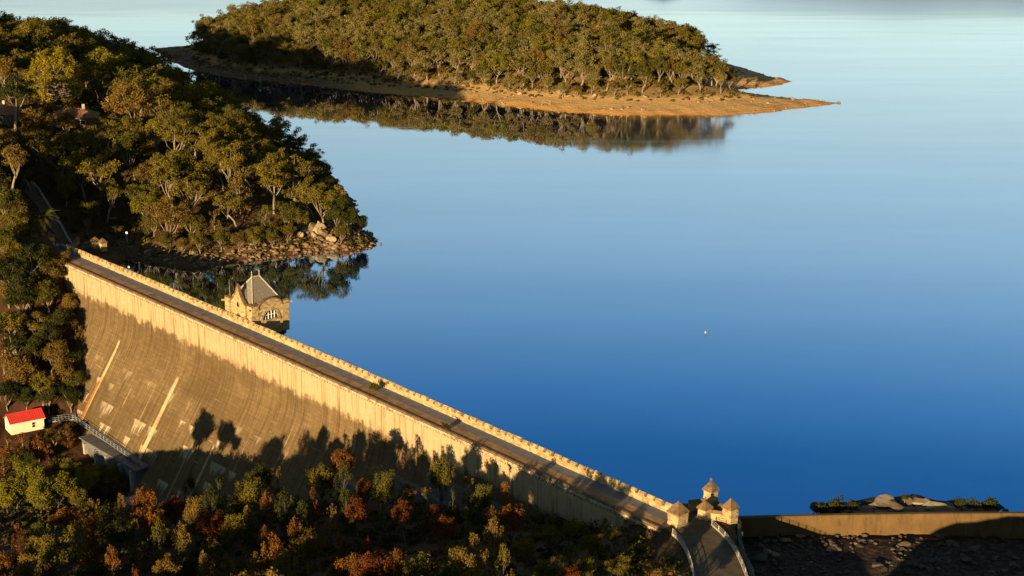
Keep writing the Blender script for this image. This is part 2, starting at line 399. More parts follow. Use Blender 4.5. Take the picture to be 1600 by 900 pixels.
# reflection tint against the angle of view: the bluer, darker sky reflection is put into the colour
refl = t.ramp(cosv, [(0.0, (1, 1, 1)), (0.10, (0.97, 0.95, 0.93)), (0.185, (0.72, 0.73, 0.75)), (0.255, (0.55, 0.64, 0.74)), (0.30, (0.31, 0.48, 0.67)), (0.34, (0.13, 0.33, 0.60)), (0.37, (0.05, 0.225, 0.48)), (0.45, (0.03, 0.16, 0.42)), (1.0, (0.02, 0.04, 0.07))])
sx = t.n('SeparateXYZ'); t.t.links.new(geo.outputs['Position'], sx.inputs[0])
nb = t.noise(t.coord('World', (0.006, 0.018, 1)), 1.0, 4)
nw = t.noise(t.coord('World', (0.010, 0.10, 1)), 1.0, 3)
wind = t.step(t.math('ADD', sx.outputs[0], t.math('MULTIPLY', t.math('SUBTRACT', nb, 0.5), 110)), 5, 85)
far = t.step(t.math('ADD', sx.outputs[1], t.math('MULTIPLY', nw, 60)), 1020, 1120)
rough = t.math('ADD', 0.018, t.math('MAXIMUM', t.math('MULTIPLY', wind, 0.10), t.math('MULTIPLY', far, 0.20)))
rough = t.math('ADD', rough, t.math('MULTIPLY', t.step(nw, 0.5, 0.75), 0.05))
rip = t.noise(t.coord('World', (0.5, 1.6, 1)), 1.0, 2)
bmp = t.bump(t.math('MULTIPLY', rip, t.step(sx.outputs[1], 620, 330)), 0.10, 0.06)
slick = t.math('MULTIPLY_ADD', t.noise(t.coord('World', (0.004, 0.035, 1)), 1.0, 4, .6), 0.16, 0.92)
cs_ = t.n('CombineColor'); [t.put(cs_.inputs[i_], slick) for i_ in range(3)]
refl = t.mix(1.0, refl, cs_.outputs[0], 'MULTIPLY')
g = t.n('BsdfGlossy'); t.put(g.inputs['Color'], refl); t.put(g.inputs['Roughness'], rough); t.t.links.new(bmp, g.inputs['Normal'])
df = t.n('BsdfDiffuse'); df.inputs[0].default_value = (0.001, 0.004, 0.010, 1)
ad = t.n('AddShader'); t.t.links.new(g.outputs[0], ad.inputs[0]); t.t.links.new(df.outputs[0], ad.inputs[1]); t.t.links.new(ad.outputs[0], t.out.inputs[0])
wp = [DP(275, 3, 0), DP(-2, 3, 0), (36, 302.5, 0), (43, 305.7, 0), (150, 305.7, 0), (700, 320, 0), (3600, 320, 0), (3600, 1600, 0), (-3600, 1600, 0), (-3600, 900, 0), (-600, 900, 0), (-240, 560, 0)]
mb = MB(); mb.v = [tuple(q) for q in wp][::-1]; mb.f = [tuple(range(len(wp)))]
struct(mb.build('water', t.m))

# ------------------------------------------------------------------ DAM
dam = empty('dam_wall', (0, 0, 0), 'long straight sandstone dam with pale top band and stained sloping face', 'dam')
def face_s(z):
    if z > -2: return 7.6
    if z > -12: q = (-2-z)/10; return 7.6+3.25*q*q
    return 10.85+(-12-z)*0.65
# face material
t = NT('dam_face'); uv = t.n('UVMap'); sp = t.n('SeparateXYZ'); t.t.links.new(uv.outputs[0], sp.inputs[0]); u, v = sp.outputs[0], sp.outputs[1]
def uvn(su, sv, det=4, rough=0.6, off=0.0):
    m = t.n('Mapping'); t.t.links.new(uv.outputs[0], m.inputs[0]); m.inputs['Scale'].default_value = (su, sv, 1); m.inputs['Location'].default_value = (off, off*1.7, 0)
    return t.noise(m.outputs[0], 1.0, det, rough)
drip = uvn(0.55, 0.02, 4, 0.7); big = uvn(0.05, 0.07, 4); fine = uvn(1.2, 1.2, 4); streak = uvn(1.1, 0.035, 5, 0.7, 3.1); wide = uvn(0.25, 0.02, 3, 0.6, 9)
edge = t.math('ADD', t.math('MULTIPLY', t.math('SUBTRACT', drip, 0.5), 4), t.math('MULTIPLY', t.math('SUBTRACT', uvn(.35, .35, 4, .7, 40), 0.5), 7))
vv = t.math('ADD', v, edge)
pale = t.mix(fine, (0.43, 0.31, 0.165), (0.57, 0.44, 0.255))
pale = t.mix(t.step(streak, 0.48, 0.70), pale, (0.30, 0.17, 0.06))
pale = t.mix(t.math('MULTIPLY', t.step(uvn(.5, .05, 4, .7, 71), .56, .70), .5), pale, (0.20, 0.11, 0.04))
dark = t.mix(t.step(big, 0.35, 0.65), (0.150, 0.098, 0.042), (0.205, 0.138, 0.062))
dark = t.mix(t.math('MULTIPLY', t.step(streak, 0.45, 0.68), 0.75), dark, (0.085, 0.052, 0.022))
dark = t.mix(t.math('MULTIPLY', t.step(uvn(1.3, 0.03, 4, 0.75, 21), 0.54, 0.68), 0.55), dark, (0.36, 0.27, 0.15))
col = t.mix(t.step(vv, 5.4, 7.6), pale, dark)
# dark wet streaks just under the band, at the joints
jn = t.math('PINGPONG', t.math('ADD', u, t.math('MULTIPLY', wide, 0.3)), 6.2)
joint = t.math('MULTIPLY', t.step(jn, 0.55, 0.15), t.math('MULTIPLY', t.step(v, 2, 6.5), t.step(v, 20, 10)))
joint = t.math('MULTIPLY', joint, t.step(wide, 0.42, 0.58))
col = t.mix(t.math('MULTIPLY', joint, 0.75), col, (0.12, 0.065, 0.022))
# courses of masonry
cr = t.math('PINGPONG', t.math('ADD', v, t.math('MULTIPLY', fine, 0.15)), 0.62)
course = t.math('MULTIPLY', t.step(cr, 0.12, 0.02), t.step(v, 9, 12))
col = t.mix(t.math('MULTIPLY', course, t.math('MULTIPLY', t.step(uvn(.12, .5, 3, .6, 33), .46, .68), 0.8)), col, (0.10, 0.06, 0.025))
# white leached patches: flat top edge, ragged below
vq = t.math('SNAP', v, 5.2); vf = t.math('SUBTRACT', v, vq)
cmb = t.n('CombineXYZ'); t.put(cmb.inputs[0], t.math('MULTIPLY', u, 0.16)); t.put(cmb.inputs[1], t.math('MULTIPLY', vq, 3.7))
pn = t.noise(cmb.outputs[0], 1.0, 2)
leach = t.math('MULTIPLY', t.step(t.math('SUBTRACT', pn, t.math('MULTIPLY', vf, 0.022)), 0.51, 0.55), t.step(t.math('ADD', uvn(1.6, 0.14, 5, 0.75, 5), t.math('MULTIPLY', vf, -0.05)), 0.36, 0.50))
leach = t.math('MULTIPLY', leach, t.math('MULTIPLY', t.step(v, 18, 26), t.step(u, 95, 130)))
col = t.mix(t.math('MULTIPLY', leach, 0.8), col, (0.60, 0.50, 0.34))
lines = t.math('MULTIPLY', t.step(cr, 0.22, 0.05), t.step(uvn(0.10, 0.55, 3, 0.6, 14), 0.62, 0.70))
col = t.mix(t.math('MULTIPLY', lines, t.math('MULTIPLY', t.step(v, 13, 20), 0.6)), col, (0.52, 0.42, 0.26))
# long pale lime runs and one rust run
for a0, v0, v1, w, cc, st in ((201.0, 14, 60, 0.45, (0.60, 0.46, 0.24), .9), (201.6, 26, 60, 0.5, (0.42, 0.15, 0.03), .9), (200.2, 28, 60, 0.4, (0.10, 0.045, 0.02), .8), (168.5, 16, 60, 0.55, (0.62, 0.48, 0.27), .95),
                              (150, 29, 60, 0.12, (.5, .4, .24), .5), (141.5, 27, 60, 0.3, (0.58, 0.46, 0.28), .7), (130, 24, 33, 0.12, (0.55, 0.44, 0.26), .5), (186, 24, 29, 0.15, (0.55, 0.44, 0.26), .55), (176, 20, 34, .1, (.5, .4, .24), .5), (116, 14, 50, 0.1, (.5, .42, .28), .45), (104, 12, 50, 0.2, (.10, .06, .025), .6), (92, 8, 50, .12, (.5, .42, .28), .4), (78, 7, 50, .2, (.12, .07, .03), .6), (224, 16, 20, .4, (.55, .44, .26), .6)):
    du = t.math('ABSOLUTE', t.math('SUBTRACT', t.math('ADD', u, t.math('MULTIPLY', t.math('SUBTRACT', drip, .5), .8)), a0))
    grow = t.math('MULTIPLY_ADD', t.math('SUBTRACT', v, v0), 0.012, w)
    f = t.math('MULTIPLY', t.step(t.math('SUBTRACT', du, grow), 0.15, -0.15), t.math('MULTIPLY', t.step(v, v0, v0+1.5), t.step(v, v1+2, v1)))
    col = t.mix(t.math('MULTIPLY', f, st), col, cc)
bk = t.n('TexBrick'); bm2 = t.n('Mapping'); t.t.links.new(uv.outputs[0], bm2.inputs[0]); t.t.links.new(bm2.outputs[0], bk.inputs['Vector'])
bk.inputs['Color1'].default_value = (.62, .62, .62, 1); bk.inputs['Color2'].default_value = (1.12, 1.1, 1.05, 1); bk.inputs['Mortar'].default_value = (.55, .5, .42, 1)
bk.inputs['Scale'].default_value = 1.0; bk.inputs['Mortar Size'].default_value = .05; bk.inputs['Brick Width'].default_value = 2.1; bk.inputs['Row Height'].default_value = .85; bk.inputs['Bias'].default_value = .1
col = t.mix(t.math('MULTIPLY_ADD', t.step(vv, 5, 8), .28, .16), col, t.mix(1.0, col, bk.outputs[0], 'MULTIPLY'))
st = uvn(.035, .05, 5, .7, 60)
col = t.mix(t.math('MULTIPLY', t.step(st, .48, .66), t.math('MULTIPLY_ADD', t.step(vv, 5, 8), .4, .12)), col, (.10, .06, .025))
col = t.mix(1.0, col, (AL, AL*.97, AL*.92), 'MULTIPLY')
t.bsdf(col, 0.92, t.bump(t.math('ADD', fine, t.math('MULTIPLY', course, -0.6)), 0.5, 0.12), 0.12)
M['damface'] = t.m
zs = [5.2, 3.5, 1.5, -0.5, -2, -3, -4, -5, -6, -7, -8, -9, -10, -11, -12, -16, -22, -28, -34, -40, -46, -54]
arc = [0]
for i in range(1, len(zs)): arc.append(arc[-1]+math.hypot(zs[i]-zs[i-1], face_s(zs[i])-face_s(zs[i-1])))
as_ = list(np.linspace(-6, 249, 86))
V = [DP(a, face_s(z), z) for a in as_ for z in zs]; n = len(zs); F = []
for i in range(len(as_)-1):
    for j in range(n-1): F.append((i*n+j, i*n+j+1, (i+1)*n+j+1, (i+1)*n+j))
me = bpy.data.meshes.new('downstream_face'); me.from_pydata(V, [], F); me.materials.append(M['damface'])
uvl = me.uv_layers.new(name='UVMap'); idx = np.empty(len(me.loops), np.int32); me.loops.foreach_get('vertex_index', idx)
UV = np.array([(a, arc[j]) for a in as_ for j in range(n)], np.float32)[idx]; uvl.data.foreach_set('uv', UV.ravel())
me.polygons.foreach_set('use_smooth', np.ones(len(F), bool)); me.update()
o = bpy.data.objects.new('downstream_face', me); COL.objects.link(o); o.parent = dam
def sweep(name, prof, mat, a0=-6, a1=249, step=3.0, parent=dam):      # prof: closed (s,z) loop
    k = max(2, int((a1-a0)/step)+1); A = np.linspace(a0, a1, k); m = len(prof); mb = MB()
    mb.v = [DP(a, s_, z_) for a in A for s_, z_ in prof]
    mb.f = [(i*m+j, (i+1)*m+j, (i+1)*m+(j+1) % m, i*m+(j+1) % m) for i in range(k-1) for j in range(m)]
    mb.f += [tuple(range(m)), tuple((k-1)*m+j for j in range(m-1, -1, -1))]
    return mb.build(name, mat, parent)
sweep('upstream_face', [(0.1, -12), (7.3, -12), (7.3, 5.6), (0.1, 5.6)], M['stonecap'])
M['cornice'] = stone('cornice_stone', (0.52, 0.41, 0.24), (0.22, 0.14, 0.06), 1.2, False)
co = sweep('cornice', [(7.3, 5.2), (8.15, 5.2), (8.15, 5.75), (7.3, 5.75)], M['cornice'])
mb = MB(); a = -4.0
while a < 246:
    q = [DP(a, 7.6, 4.55), DP(a+0.5, 7.6, 4.55), DP(a+0.5, 8.0, 4.85), DP(a, 8.0, 4.85), DP(a, 7.6, 5.197), DP(a+0.5, 7.6, 5.197), DP(a+0.5, 8.0, 5.197), DP(a, 8.0, 5.197)]
    mb.add(q, [(0,1,2,3),(4,7,6,5),(0,4,5,1),(1,5,6,2),(2,6,7,3),(3,7,4,0)]); a += 1.05
mb.build('corbel_tooth', M['cornice'], dam)
M['verge'] = simple('rust_brown_gravel', (0.40, 0.21, 0.085), 0.95, 0.45, 0.6)
sweep('verge', [(4.5, 5.6), (7.32, 5.6), (7.32, 6.03), (4.5, 6.03)], M['verge'])
# downstream parapet: low wall with small raised blocks
sweep('downstream_parapet', [(7.35, 5.753), (7.95, 5.753), (7.95, 6.08), (7.65, 6.16), (7.35, 6.16)], M['stonecap'])
# upstream parapet with merlons
sweep('upstream_parapet', [(1.0, 5.4), (1.8, 5.603), (1.8, 7.25), (1.0, 7.25)], M['stone'])
mb = MB(); a = -2.4
while a < 244:
    l = 1.65+RND.uniform(-.16, .12); h = 7.83+RND.uniform(-.13, .08)
    q = [DP(a, 1.03, 7.253), DP(a+l, 1.03, 7.253), DP(a+l, 1.77, 7.253), DP(a, 1.77, 7.253), DP(a, 1.07, h+.05), DP(a+l, 1.07, h+.05), DP(a+l, 1.77, h-.2), DP(a, 1.77, h-.2),
         DP(a, 1.4, h+.12), DP(a+l, 1.4, h+.12)]
    mb.add(q, [(0,1,2,3),(4,8,9,5),(8,7,6,9),(0,4,5,1),(1,5,9,6,2),(2,6,7,3),(3,7,8,4,0)]); a += 2.45
m_ = mb.build('merlon', M['stone'], dam)
# stepped foundation ledges low on the right
for (z_, a0, a1, w_) in ((-4.8, 30, 64, 1.3), (-8.8, 40, 78, 1.8), (-13.5, 62, 92, 2.0)):
    sweep('foundation_ledge', [(face_s(z_)-.5, z_-6), (face_s(z_)+w_, z_-6), (face_s(z_)+w_, z_), (face_s(z_)-.5, z_)], M['concrete'], a0, a1)
# crest road
M['asphalt'] = simple('asphalt', (0.19, 0.185, 0.185), 0.9, 0.25, 0.5)
k = 90; A = np.linspace(-8, 250, k); mb = MB(); mb.v = [DP(a, s_, 6.012) for a in A for s_ in (1.8, 4.5)]
mb.v += [DP(a, s_, 5.7) for a in A for s_ in (1.8, 4.5)]
mb.f = [(2*i, 2*i+1, 2*i+3, 2*i+2) for i in range(k-1)]
struct(mb.build('road', M['asphalt']))
# green bush sprouting beside the crest road comes with the plants below

# ------------------------------------------------------------------ VALVE TOWER
ang = math.atan2(AX[1], AX[0])
TL, TW = 12.6, 10.8
tp = DP(146, 0.9, 0)
# local x along the dam (away), local y towards downstream (-y = over the water)
TM = Matrix(((AX[0], NX[0], 0, 0), (AX[1], NX[1], 0, 0), (0, 0, 1, 0), (0, 0, 0, 1)))
tower = empty('valve_tower', tp, 'square sandstone valve tower with steep slate roof and arched window on the dam', 'tower')
tower.rotation_euler = (0, 0, ang)
# child frame: x along dam, y = upstream is -NX?  AX rotated +90deg = (-AXy, AXx) = NX -> local +y is downstream
E_ = 10.5                                                     # eaves
def part(name, mat, fn, parent=tower):
    mb = MB(); fn(mb); return mb.build(name, mat, parent)
ya, yb = -TW, 0.0
def body(mb):
    mb.box(0.5, TL-.5, ya+.5, yb-.5, 3.4, E_)
part('wall', M['stone'], body)
part('base', M['darkstone'], lambda mb: mb.box(0.9, TL-.9, ya+.9, yb-.2, -9, 3.4))  # base and corbels: their shade is put into the dark colour
def corb(mb):
    for i in range(9):
        x = 0.7+i*(TL-1.8)/8
        mb.box(x, x+.5, ya+.35, ya+.9, 2.7, 3.397)
        y = ya+.7+i*(TW-1.8)/8
        mb.box(.35, .9, y, y+.5, 2.5, 3.397)
part('corbel_course', M['darkstone'], corb)
# corner piers with caps
for cx, cy in ((0.9, yb-.9), (0.9, ya+.9), (TL-.9, yb-.9), (TL-.9, ya+.9)):
    p_ = part('corner_pier', M['stone'], lambda mb: (mb.box(cx-1.0, cx+1.0, cy-1.0, cy+1.0, 3.45, E_+.9), mb.box(cx-1.15, cx+1.15, cy-1.15, cy+1.15, E_-.2, E_+.15)))
    part('pier_cap', M['stonecap'], lambda mb: (mb.box(cx-.95, cx-.3, cy-.95, cy+.95, E_+.902, E_+1.35), mb.box(cx+.3, cx+.95, cy-.95, cy+.95, E_+.902, E_+1.35)), p_)
# side wall to the near end (x=0): segmental arched parapet over a big half-round window
def arcpts(cx, z, r, n, a0=0, a1=math.pi): return [(cx+r*math.cos(a0+(a1-a0)*i/n), z+r*math.sin(a0+(a1-a0)*i/n)) for i in range(n+1)]
cy = (ya+yb)/2
def sidewall(mb):
    top = [(cy+3.4, E_+.2)]+[(cy+3.4*math.cos(q), E_+.2+2.0*math.sin(q)) for q in np.linspace(0, math.pi, 13)[1:-1]]+[(cy-3.4, E_+.2)]
    hole = [(cy-2.3*math.cos(q), 7.4+2.35*math.sin(q)) for q in np.linspace(0, math.pi, 15)]
    # left and right halves around the opening
    half1 = [(cy-3.9, 3.45), (cy-2.3, 3.45), (cy-2.3, 7.4)]+hole[1:8]+[(cy, E_+2.2)]+[q for q in top[::-1] if q[0] < cy-.01 ][::-1][::1]
    lt = sorted([q for q in top if q[0] < cy-.01], key=lambda q: -q[0]); rt = sorted([q for q in top if q[0] > cy+.01], key=lambda q: q[0])
    h1 = [(cy-3.9, 3.45), (cy-2.3, 3.45), (cy-2.3, 7.4)]+hole[1:8]+[(cy, E_+2.2)]+lt+[(cy-3.9, E_+.2)]
    h2 = [(cy+3.9, 3.45), (cy+3.9, E_+.2)]+rt[::-1]+[(cy, E_+2.2)]+hole[7:14]+[(cy+2.3, 7.4), (cy+2.3, 3.45)]
    mb.prism(h1, 0, -.02, .497); mb.prism(h2, 0, -.02, .497)
    mb.box(-.02, .497, cy-2.298, cy+2.298, 3.45, 7.4)
part('arched_wall', M['stone'], sidewall)
def voussoirs(mb):
    for r0, r1, zc, ryy in ((2.32, 2.95, 7.4, 1.0),):
        n = 13
        for i in range(n):
            q0, q1 = math.pi*i/n+.012, math.pi*(i+1)/n-.012
            mb.prism([(cy+r0*math.cos(q0), zc+r0*math.sin(q0)), (cy+r1*math.cos(q0), zc+r1*math.sin(q0)), (cy+r1*math.cos(q1), zc+r1*math.sin(q1)), (cy+r0*math.cos(q1), zc+r0*math.sin(q1))], 0, -.16, .3)
    mb.box(-.3, .2, cy-2.9, cy+2.9, 7.05, 7.39)
part('window_surround', M['stone'], voussoirs)
def coping(mb):
    qs = np.linspace(0, math.pi, 14)
    for q0, q1 in zip(qs[:-1], qs[1:]):
        mb.prism([(cy+3.4*math.cos(q0), E_+.2+2.0*math.sin(q0)), (cy+3.75*math.cos(q0), E_+.2+2.35*math.sin(q0)), (cy+3.75*math.cos(q1), E_+.2+2.35*math.sin(q1)), (cy+3.4*math.cos(q1), E_+.2+2.0*math.sin(q1))], 0, -.2, .7)
part('arch_coping', M['stonecap'], coping)
w_ = part('window', M['glass'], lambda mb: mb.prism([(cy-2.29*math.cos(q), 7.4+2.34*math.sin(q)) for q in np.linspace(0, math.pi, 15)], 0, .36, .45))
def mull(mb):
    for y in (-1.35, -.45, .45, 1.35): mb.box(.2, .355, cy+y-.09, cy+y+.09, 7.4, 7.4+2.3*math.sqrt(max(.05, 1-(y/2.3)**2)))
    mb.box(.22, .35, cy-2.0, cy+2.0, 8.45, 8.57)
part('mullion', M['white'], mull, w_)
# wall to the crest (y = yb): pointed gable bay with green door
cx = TL/2
def gable(mb):
    g1 = [(cx-3.3, 3.45), (cx-1.0, 3.45), (cx-1.0, 7.9), (cx-.7, 8.3), (cx, 8.55), (cx, E_+4.6), (cx-.35, E_+4.6), (cx-.9, E_+3.2), (cx-1.7, E_+2.0), (cx-2.5, E_+1.2), (cx-3.3, E_+.7)]
    g2 = [(2*cx-x, z) for x, z in g1][::-1]
    mb.prism(g1, 1, yb-.49, yb+.12); mb.prism(g2, 1, yb-.49, yb+.12)
part('gable_wall', M['stone'], gable)
def gcop(mb):
    g1 = [(cx-.35, E_+4.6), (cx-.9, E_+3.2), (cx-1.7, E_+2.0), (cx-2.5, E_+1.2), (cx-3.4, E_+.7)]
    for (x0, z0), (x1, z1) in zip(g1[:-1], g1[1:]):
        for sg in (1, -1):
            f = lambda x: cx+sg*(x-cx)
            mb.prism([(f(x0), z0+.003), (f(x1), z1+.003), (f(x1)-sg*.15, z1+.32), (f(x0)-sg*.1, z0+.32)], 1, yb-.6, yb+.22)
    mb.box(cx-.5, cx+.5, yb-.6, yb+.22, E_+4.61, E_+5.1); mb.pyramid(cx, yb-.2, .45, .4, E_+5.11, E_+5.9)
part('gable_coping', M['stonecap'], gcop)
d_ = part('door', M['greenpaint'], lambda mb: mb.prism([(cx-.99, 6.0), (cx+.99, 6.0), (cx+.99, 7.88), (cx+.69, 8.28), (cx, 8.53), (cx-.69, 8.28), (cx-.99, 7.88)], 1, yb-.42, yb-.3))
part('door_panel', M['glass'], lambda mb: (mb.box(cx-.75, cx-.12, yb-.298, yb-.25, 6.9, 7.8), mb.box(cx+.12, cx+.75, yb-.298, yb-.25, 6.9, 7.8)), d_)
part('gable_window', M['glass'], lambda mb: mb.prism([(cx-.45, E_-.3), (cx+.45, E_-.3), (cx+.45, E_+.5), (cx, E_+1.1), (cx-.45, E_+.5)], 1, yb+.122, yb+.16))
for x in (1.9, TL-2.6): part('slit_window', M['rust'], lambda mb: mb.box(x, x+.7, yb-.5+.002, yb-.44, 7.0, 8.6))
# far gable over the water (y = ya) and far end gable (x = TL)
part('water_gable', M['stone'], lambda mb: mb.prism([(cx-3.2, 3.45), (cx+3.2, 3.45), (cx+3.2, E_+.7), (cx+1.6, E_+2.2), (cx+.4, E_+4.5), (cx-.4, E_+4.5), (cx-1.6, E_+2.2), (cx-3.2, E_+.7)], 1, ya-.12, ya+.49))
part('far_wall', M['stone'], lambda mb: mb.prism([(cy-3.9, 3.45), (cy+3.9, 3.45), (cy+3.9, E_+.2)]+[(cy+3.4*math.cos(q), E_+.2+1.9*math.sin(q)) for q in np.linspace(0, math.pi, 9)]+[(cy-3.9, E_+.2)], 0, TL-.497, TL+.02))
# roofs
AP = E_+6.7
ry0, ry1 = cy-1.1, cy+1.1
def roof(mb):
    x0, x1, y0, y1, z = .75, TL-.75, ya+.75, yb-.75, E_+.25
    mb.add([(x0,y0,z),(x1,y0,z),(x1,y1,z),(x0,y1,z),(cx,ry0,AP),(cx,ry1,AP)], [(3,2,1,0),(0,1,4),(1,2,5,4),(2,3,5),(3,0,4,5)])
rf = part('roof', M['slate'], roof)
def dormer(mb):
    for y0, y1 in ((yb-.6, yb-4.3), (ya+.6, ya+4.3)):
        mb.add([(cx-2.7, y0, E_+.9), (cx, y0, E_+4.0), (cx+2.7, y0, E_+.9), (cx, y1, E_+4.0), (cx-2.7, y0+(y1-y0)*.25, E_+.9), (cx+2.7, y0+(y1-y0)*.25, E_+.9)], [(0,1,3,4),(1,2,5,3),(0,2,1)])
part('gable_roof', M['slate'], dormer, rf)
def hips(mb):
    x0, x1, y0, y1, z = .75, TL-.75, ya+.75, yb-.75, E_+.3
    for p0, p1 in (((x0,y0,z),(cx,ry0,AP)), ((x1,y0,z),(cx,ry0,AP)), ((x1,y1,z),(cx,ry1,AP)), ((x0,y1,z),(cx,ry1,AP)), ((cx,ry0,AP),(cx,ry1,AP))): mb.tube([p0, p1], .16, 5)
part('ridge_capping', M['lead'], hips, rf)
for y in (ry0, ry1): part('finial', M['lead'], lambda mb: mb.lathe([(.16, AP), (.09, AP+.4), (.2, AP+.6), (.07, AP+.85), (.15, AP+1.15), (.03, AP+1.6)], 6, (cx, y)), rf)
for x, y, dx, dy in ((0.3, yb+.05, -.4, .9), (TL-.3, yb+.05, .5, 1.0), (.3, ya-.1, -.5, -1.1), (TL-.3, ya, .5, -1)): part('water_spout', M['stone'], lambda mb: mb.tube([(x, y, E_+.1), (x+dx, y+dy, E_+.15)], .26, 4))
part('flagpole', M['wood'], lambda mb: mb.tube([(TL-.9, yb-.9, E_+1.3), (TL-.9, yb-.9, E_+5.6)], [.11, .05], 6))

# ------------------------------------------------------------------ GATE AT THE NEAR END
gate_ang = ang
def gate_frame(x, y): return (x, y, 5.9)
def pillar(x, y, z0, w, ztop, roofh, label, group='stone gate pillars', lip=.35, ball=False, name='gate_pillar'):
    e = empty(name, (x, y, z0), label, 'gate pillar', group, gate_ang+R(2))
    h = ztop-z0
    mb = MB(); zc = 0.0
    while zc < h-.01:
        zn = min(h, zc+RND.uniform(.42, .62)); j_ = RND.uniform(-.07, .03); mb.box(-w/2-j_, w/2+j_, -w/2-j_*.7, w/2+j_*.7, zc+.002, zn-.045); mb.box(-w/2+.1, w/2-.1, -w/2+.1, w/2-.1, zn-.044, zn); zc = zn
    mb.box(-w/2-.12, w/2+.12, -w/2-.12, w/2+.12, 0, min(.7, h*.2)); mb.build('shaft', M['stone'], e)
    mb = MB(); mb.box(-w/2-.18, w/2+.18, -w/2-.18, w/2+.18, h+.003, h+.35)
    mb.pyramid(0, 0, w/2+.12, w/2+.12, h+.353, h+.35+roofh)
    if ball: mb.lathe([(.1, h+roofh+.1), (.32, h+roofh+.45), (.1, h+roofh+.8)], 6)
    mb.build('cap', M['stonecap'], e); return e
pillar(30.7, 294.6, 5.2, 2.7, 8.5, 1.9, 'big square stone gate pillar with pyramid cap on the left of the road')
pillar(36.0, 297.5, 5.8, 1.9, 8.0, 1.3, 'small stone pillar with pyramid cap in the middle of the gateway', ball=True)
pillar(37.6, 302.3, 2.0, 2.0, 9.6, 1.7, 'tallest gateway pillar standing at the back above the water', ball=True)
pillar(40.6, 296.2, 2.0, 2.1, 8.6, 1.7, 'square stone pillar at the right corner above the spillway wall')
def lowwall(p0, p1, z0, ztop, label, th=.8, cap=True):
    p0 = Vector((*p0, 0)); p1 = Vector((*p1, 0)); L = (p1-p0).length; e = empty('low_wall', (p0.x, p0.y, z0), label, 'wall', 'low walls of the gateway', math.atan2(p1.y-p0.y, p1.x-p0.x))
    mb = MB(); mb.box(0, L, -th/2, th/2, 0, ztop-z0); mb.build('wall_body', M['stone'], e)
    mb = MB(); mb.prism([(-th/2-.1, ztop-z0+.003), (th/2+.1, ztop-z0+.003), (.1, ztop-z0+.5), (-.1, ztop-z0+.5)], 0, -.05, L+.05); mb.build('coping', M['stonecap'], e)
lowwall((33.4, 301.0), (36.5, 301.9), 3.0, 7.6, 'low stone wall with sloping coping between dam parapet and tallest pillar')
lowwall((37.2, 297.3), (39.4, 296.5), 3.0, 7.3, 'short low stone wall between the small pillar and the right corner pillar')
lowwall((38.8, 301.6), (40.7, 297.6), 1.5, 7.2, 'low stone wall between tallest pillar and right corner pillar')
# bastion body and retaining wall
rw = empty('retaining_wall', (41, 290, 0), 'shaded stone retaining wall holding up the curved road beside the channel', 'wall')
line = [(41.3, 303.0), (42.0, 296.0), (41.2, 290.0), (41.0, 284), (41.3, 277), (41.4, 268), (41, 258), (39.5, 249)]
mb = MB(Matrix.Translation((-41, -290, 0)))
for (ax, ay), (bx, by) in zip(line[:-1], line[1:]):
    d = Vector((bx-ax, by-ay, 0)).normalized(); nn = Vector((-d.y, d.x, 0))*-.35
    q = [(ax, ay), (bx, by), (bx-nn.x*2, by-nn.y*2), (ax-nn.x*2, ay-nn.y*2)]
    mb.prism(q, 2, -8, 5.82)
o = mb.build('wall_body', M['darkstone'], rw)  # the wall's shade is painted in by the dark colour

# road from the gate, curving towards the camera
M['oldroad'] = simple('worn_gravel_road', (0.115, 0.085, 0.045), 0.95, 0.4, 0.5)
def smooth(pl, n=8):
    P = [Vector((*p, 0)) for p in pl]; out = []
    for i in range(len(P)-1):
        p0, p1, p2, p3 = P[max(i-1, 0)], P[i], P[i+1], P[min(i+2, len(P)-1)]
        for k in range(n):
            u_ = k/n; out.append(0.5*((2*p1)+(p2-p0)*u_+(2*p0-5*p1+4*p2-p3)*u_*u_+(3*p1-p0-3*p2+p3)*u_**3))
    return out+[P[-1]]
LL, RR = smooth(RAIL_L), smooth(RAIL_R)
mb = MB(); pts_l = [Vector((27.5, 301.5, 0)), Vector((27.6, 294, 0))]+LL; pts_r = [Vector((33.5, 302, 0)), Vector((35.5, 298, 0))]+RR
pts_l = [Vector((23.6, 301.4, 0)), Vector((28.5, 292.5, 0))]+LL; pts_r = [Vector((32.6, 303.2, 0)), Vector((36.2, 297, 0))]+RR
m_ = min(len(pts_l), len(pts_r))
for i in range(m_): 
    a_, b_ = pts_l[i], pts_r[i]
    mb.v += [(a_.x, a_.y, 6.0), (b_.x, b_.y, 6.0), (a_.x, a_.y, 5.6), (b_.x, b_.y, 5.6)]
for i in range(m_-1):
    mb.f += [(4*i, 4*i+4, 4*i+5, 4*i+1), (4*i+2, 4*i+6, 4*i+4, 4*i), (4*i+1, 4*i+5, 4*i+7, 4*i+3)]
struct(mb.build('driveway', M['oldroad']))
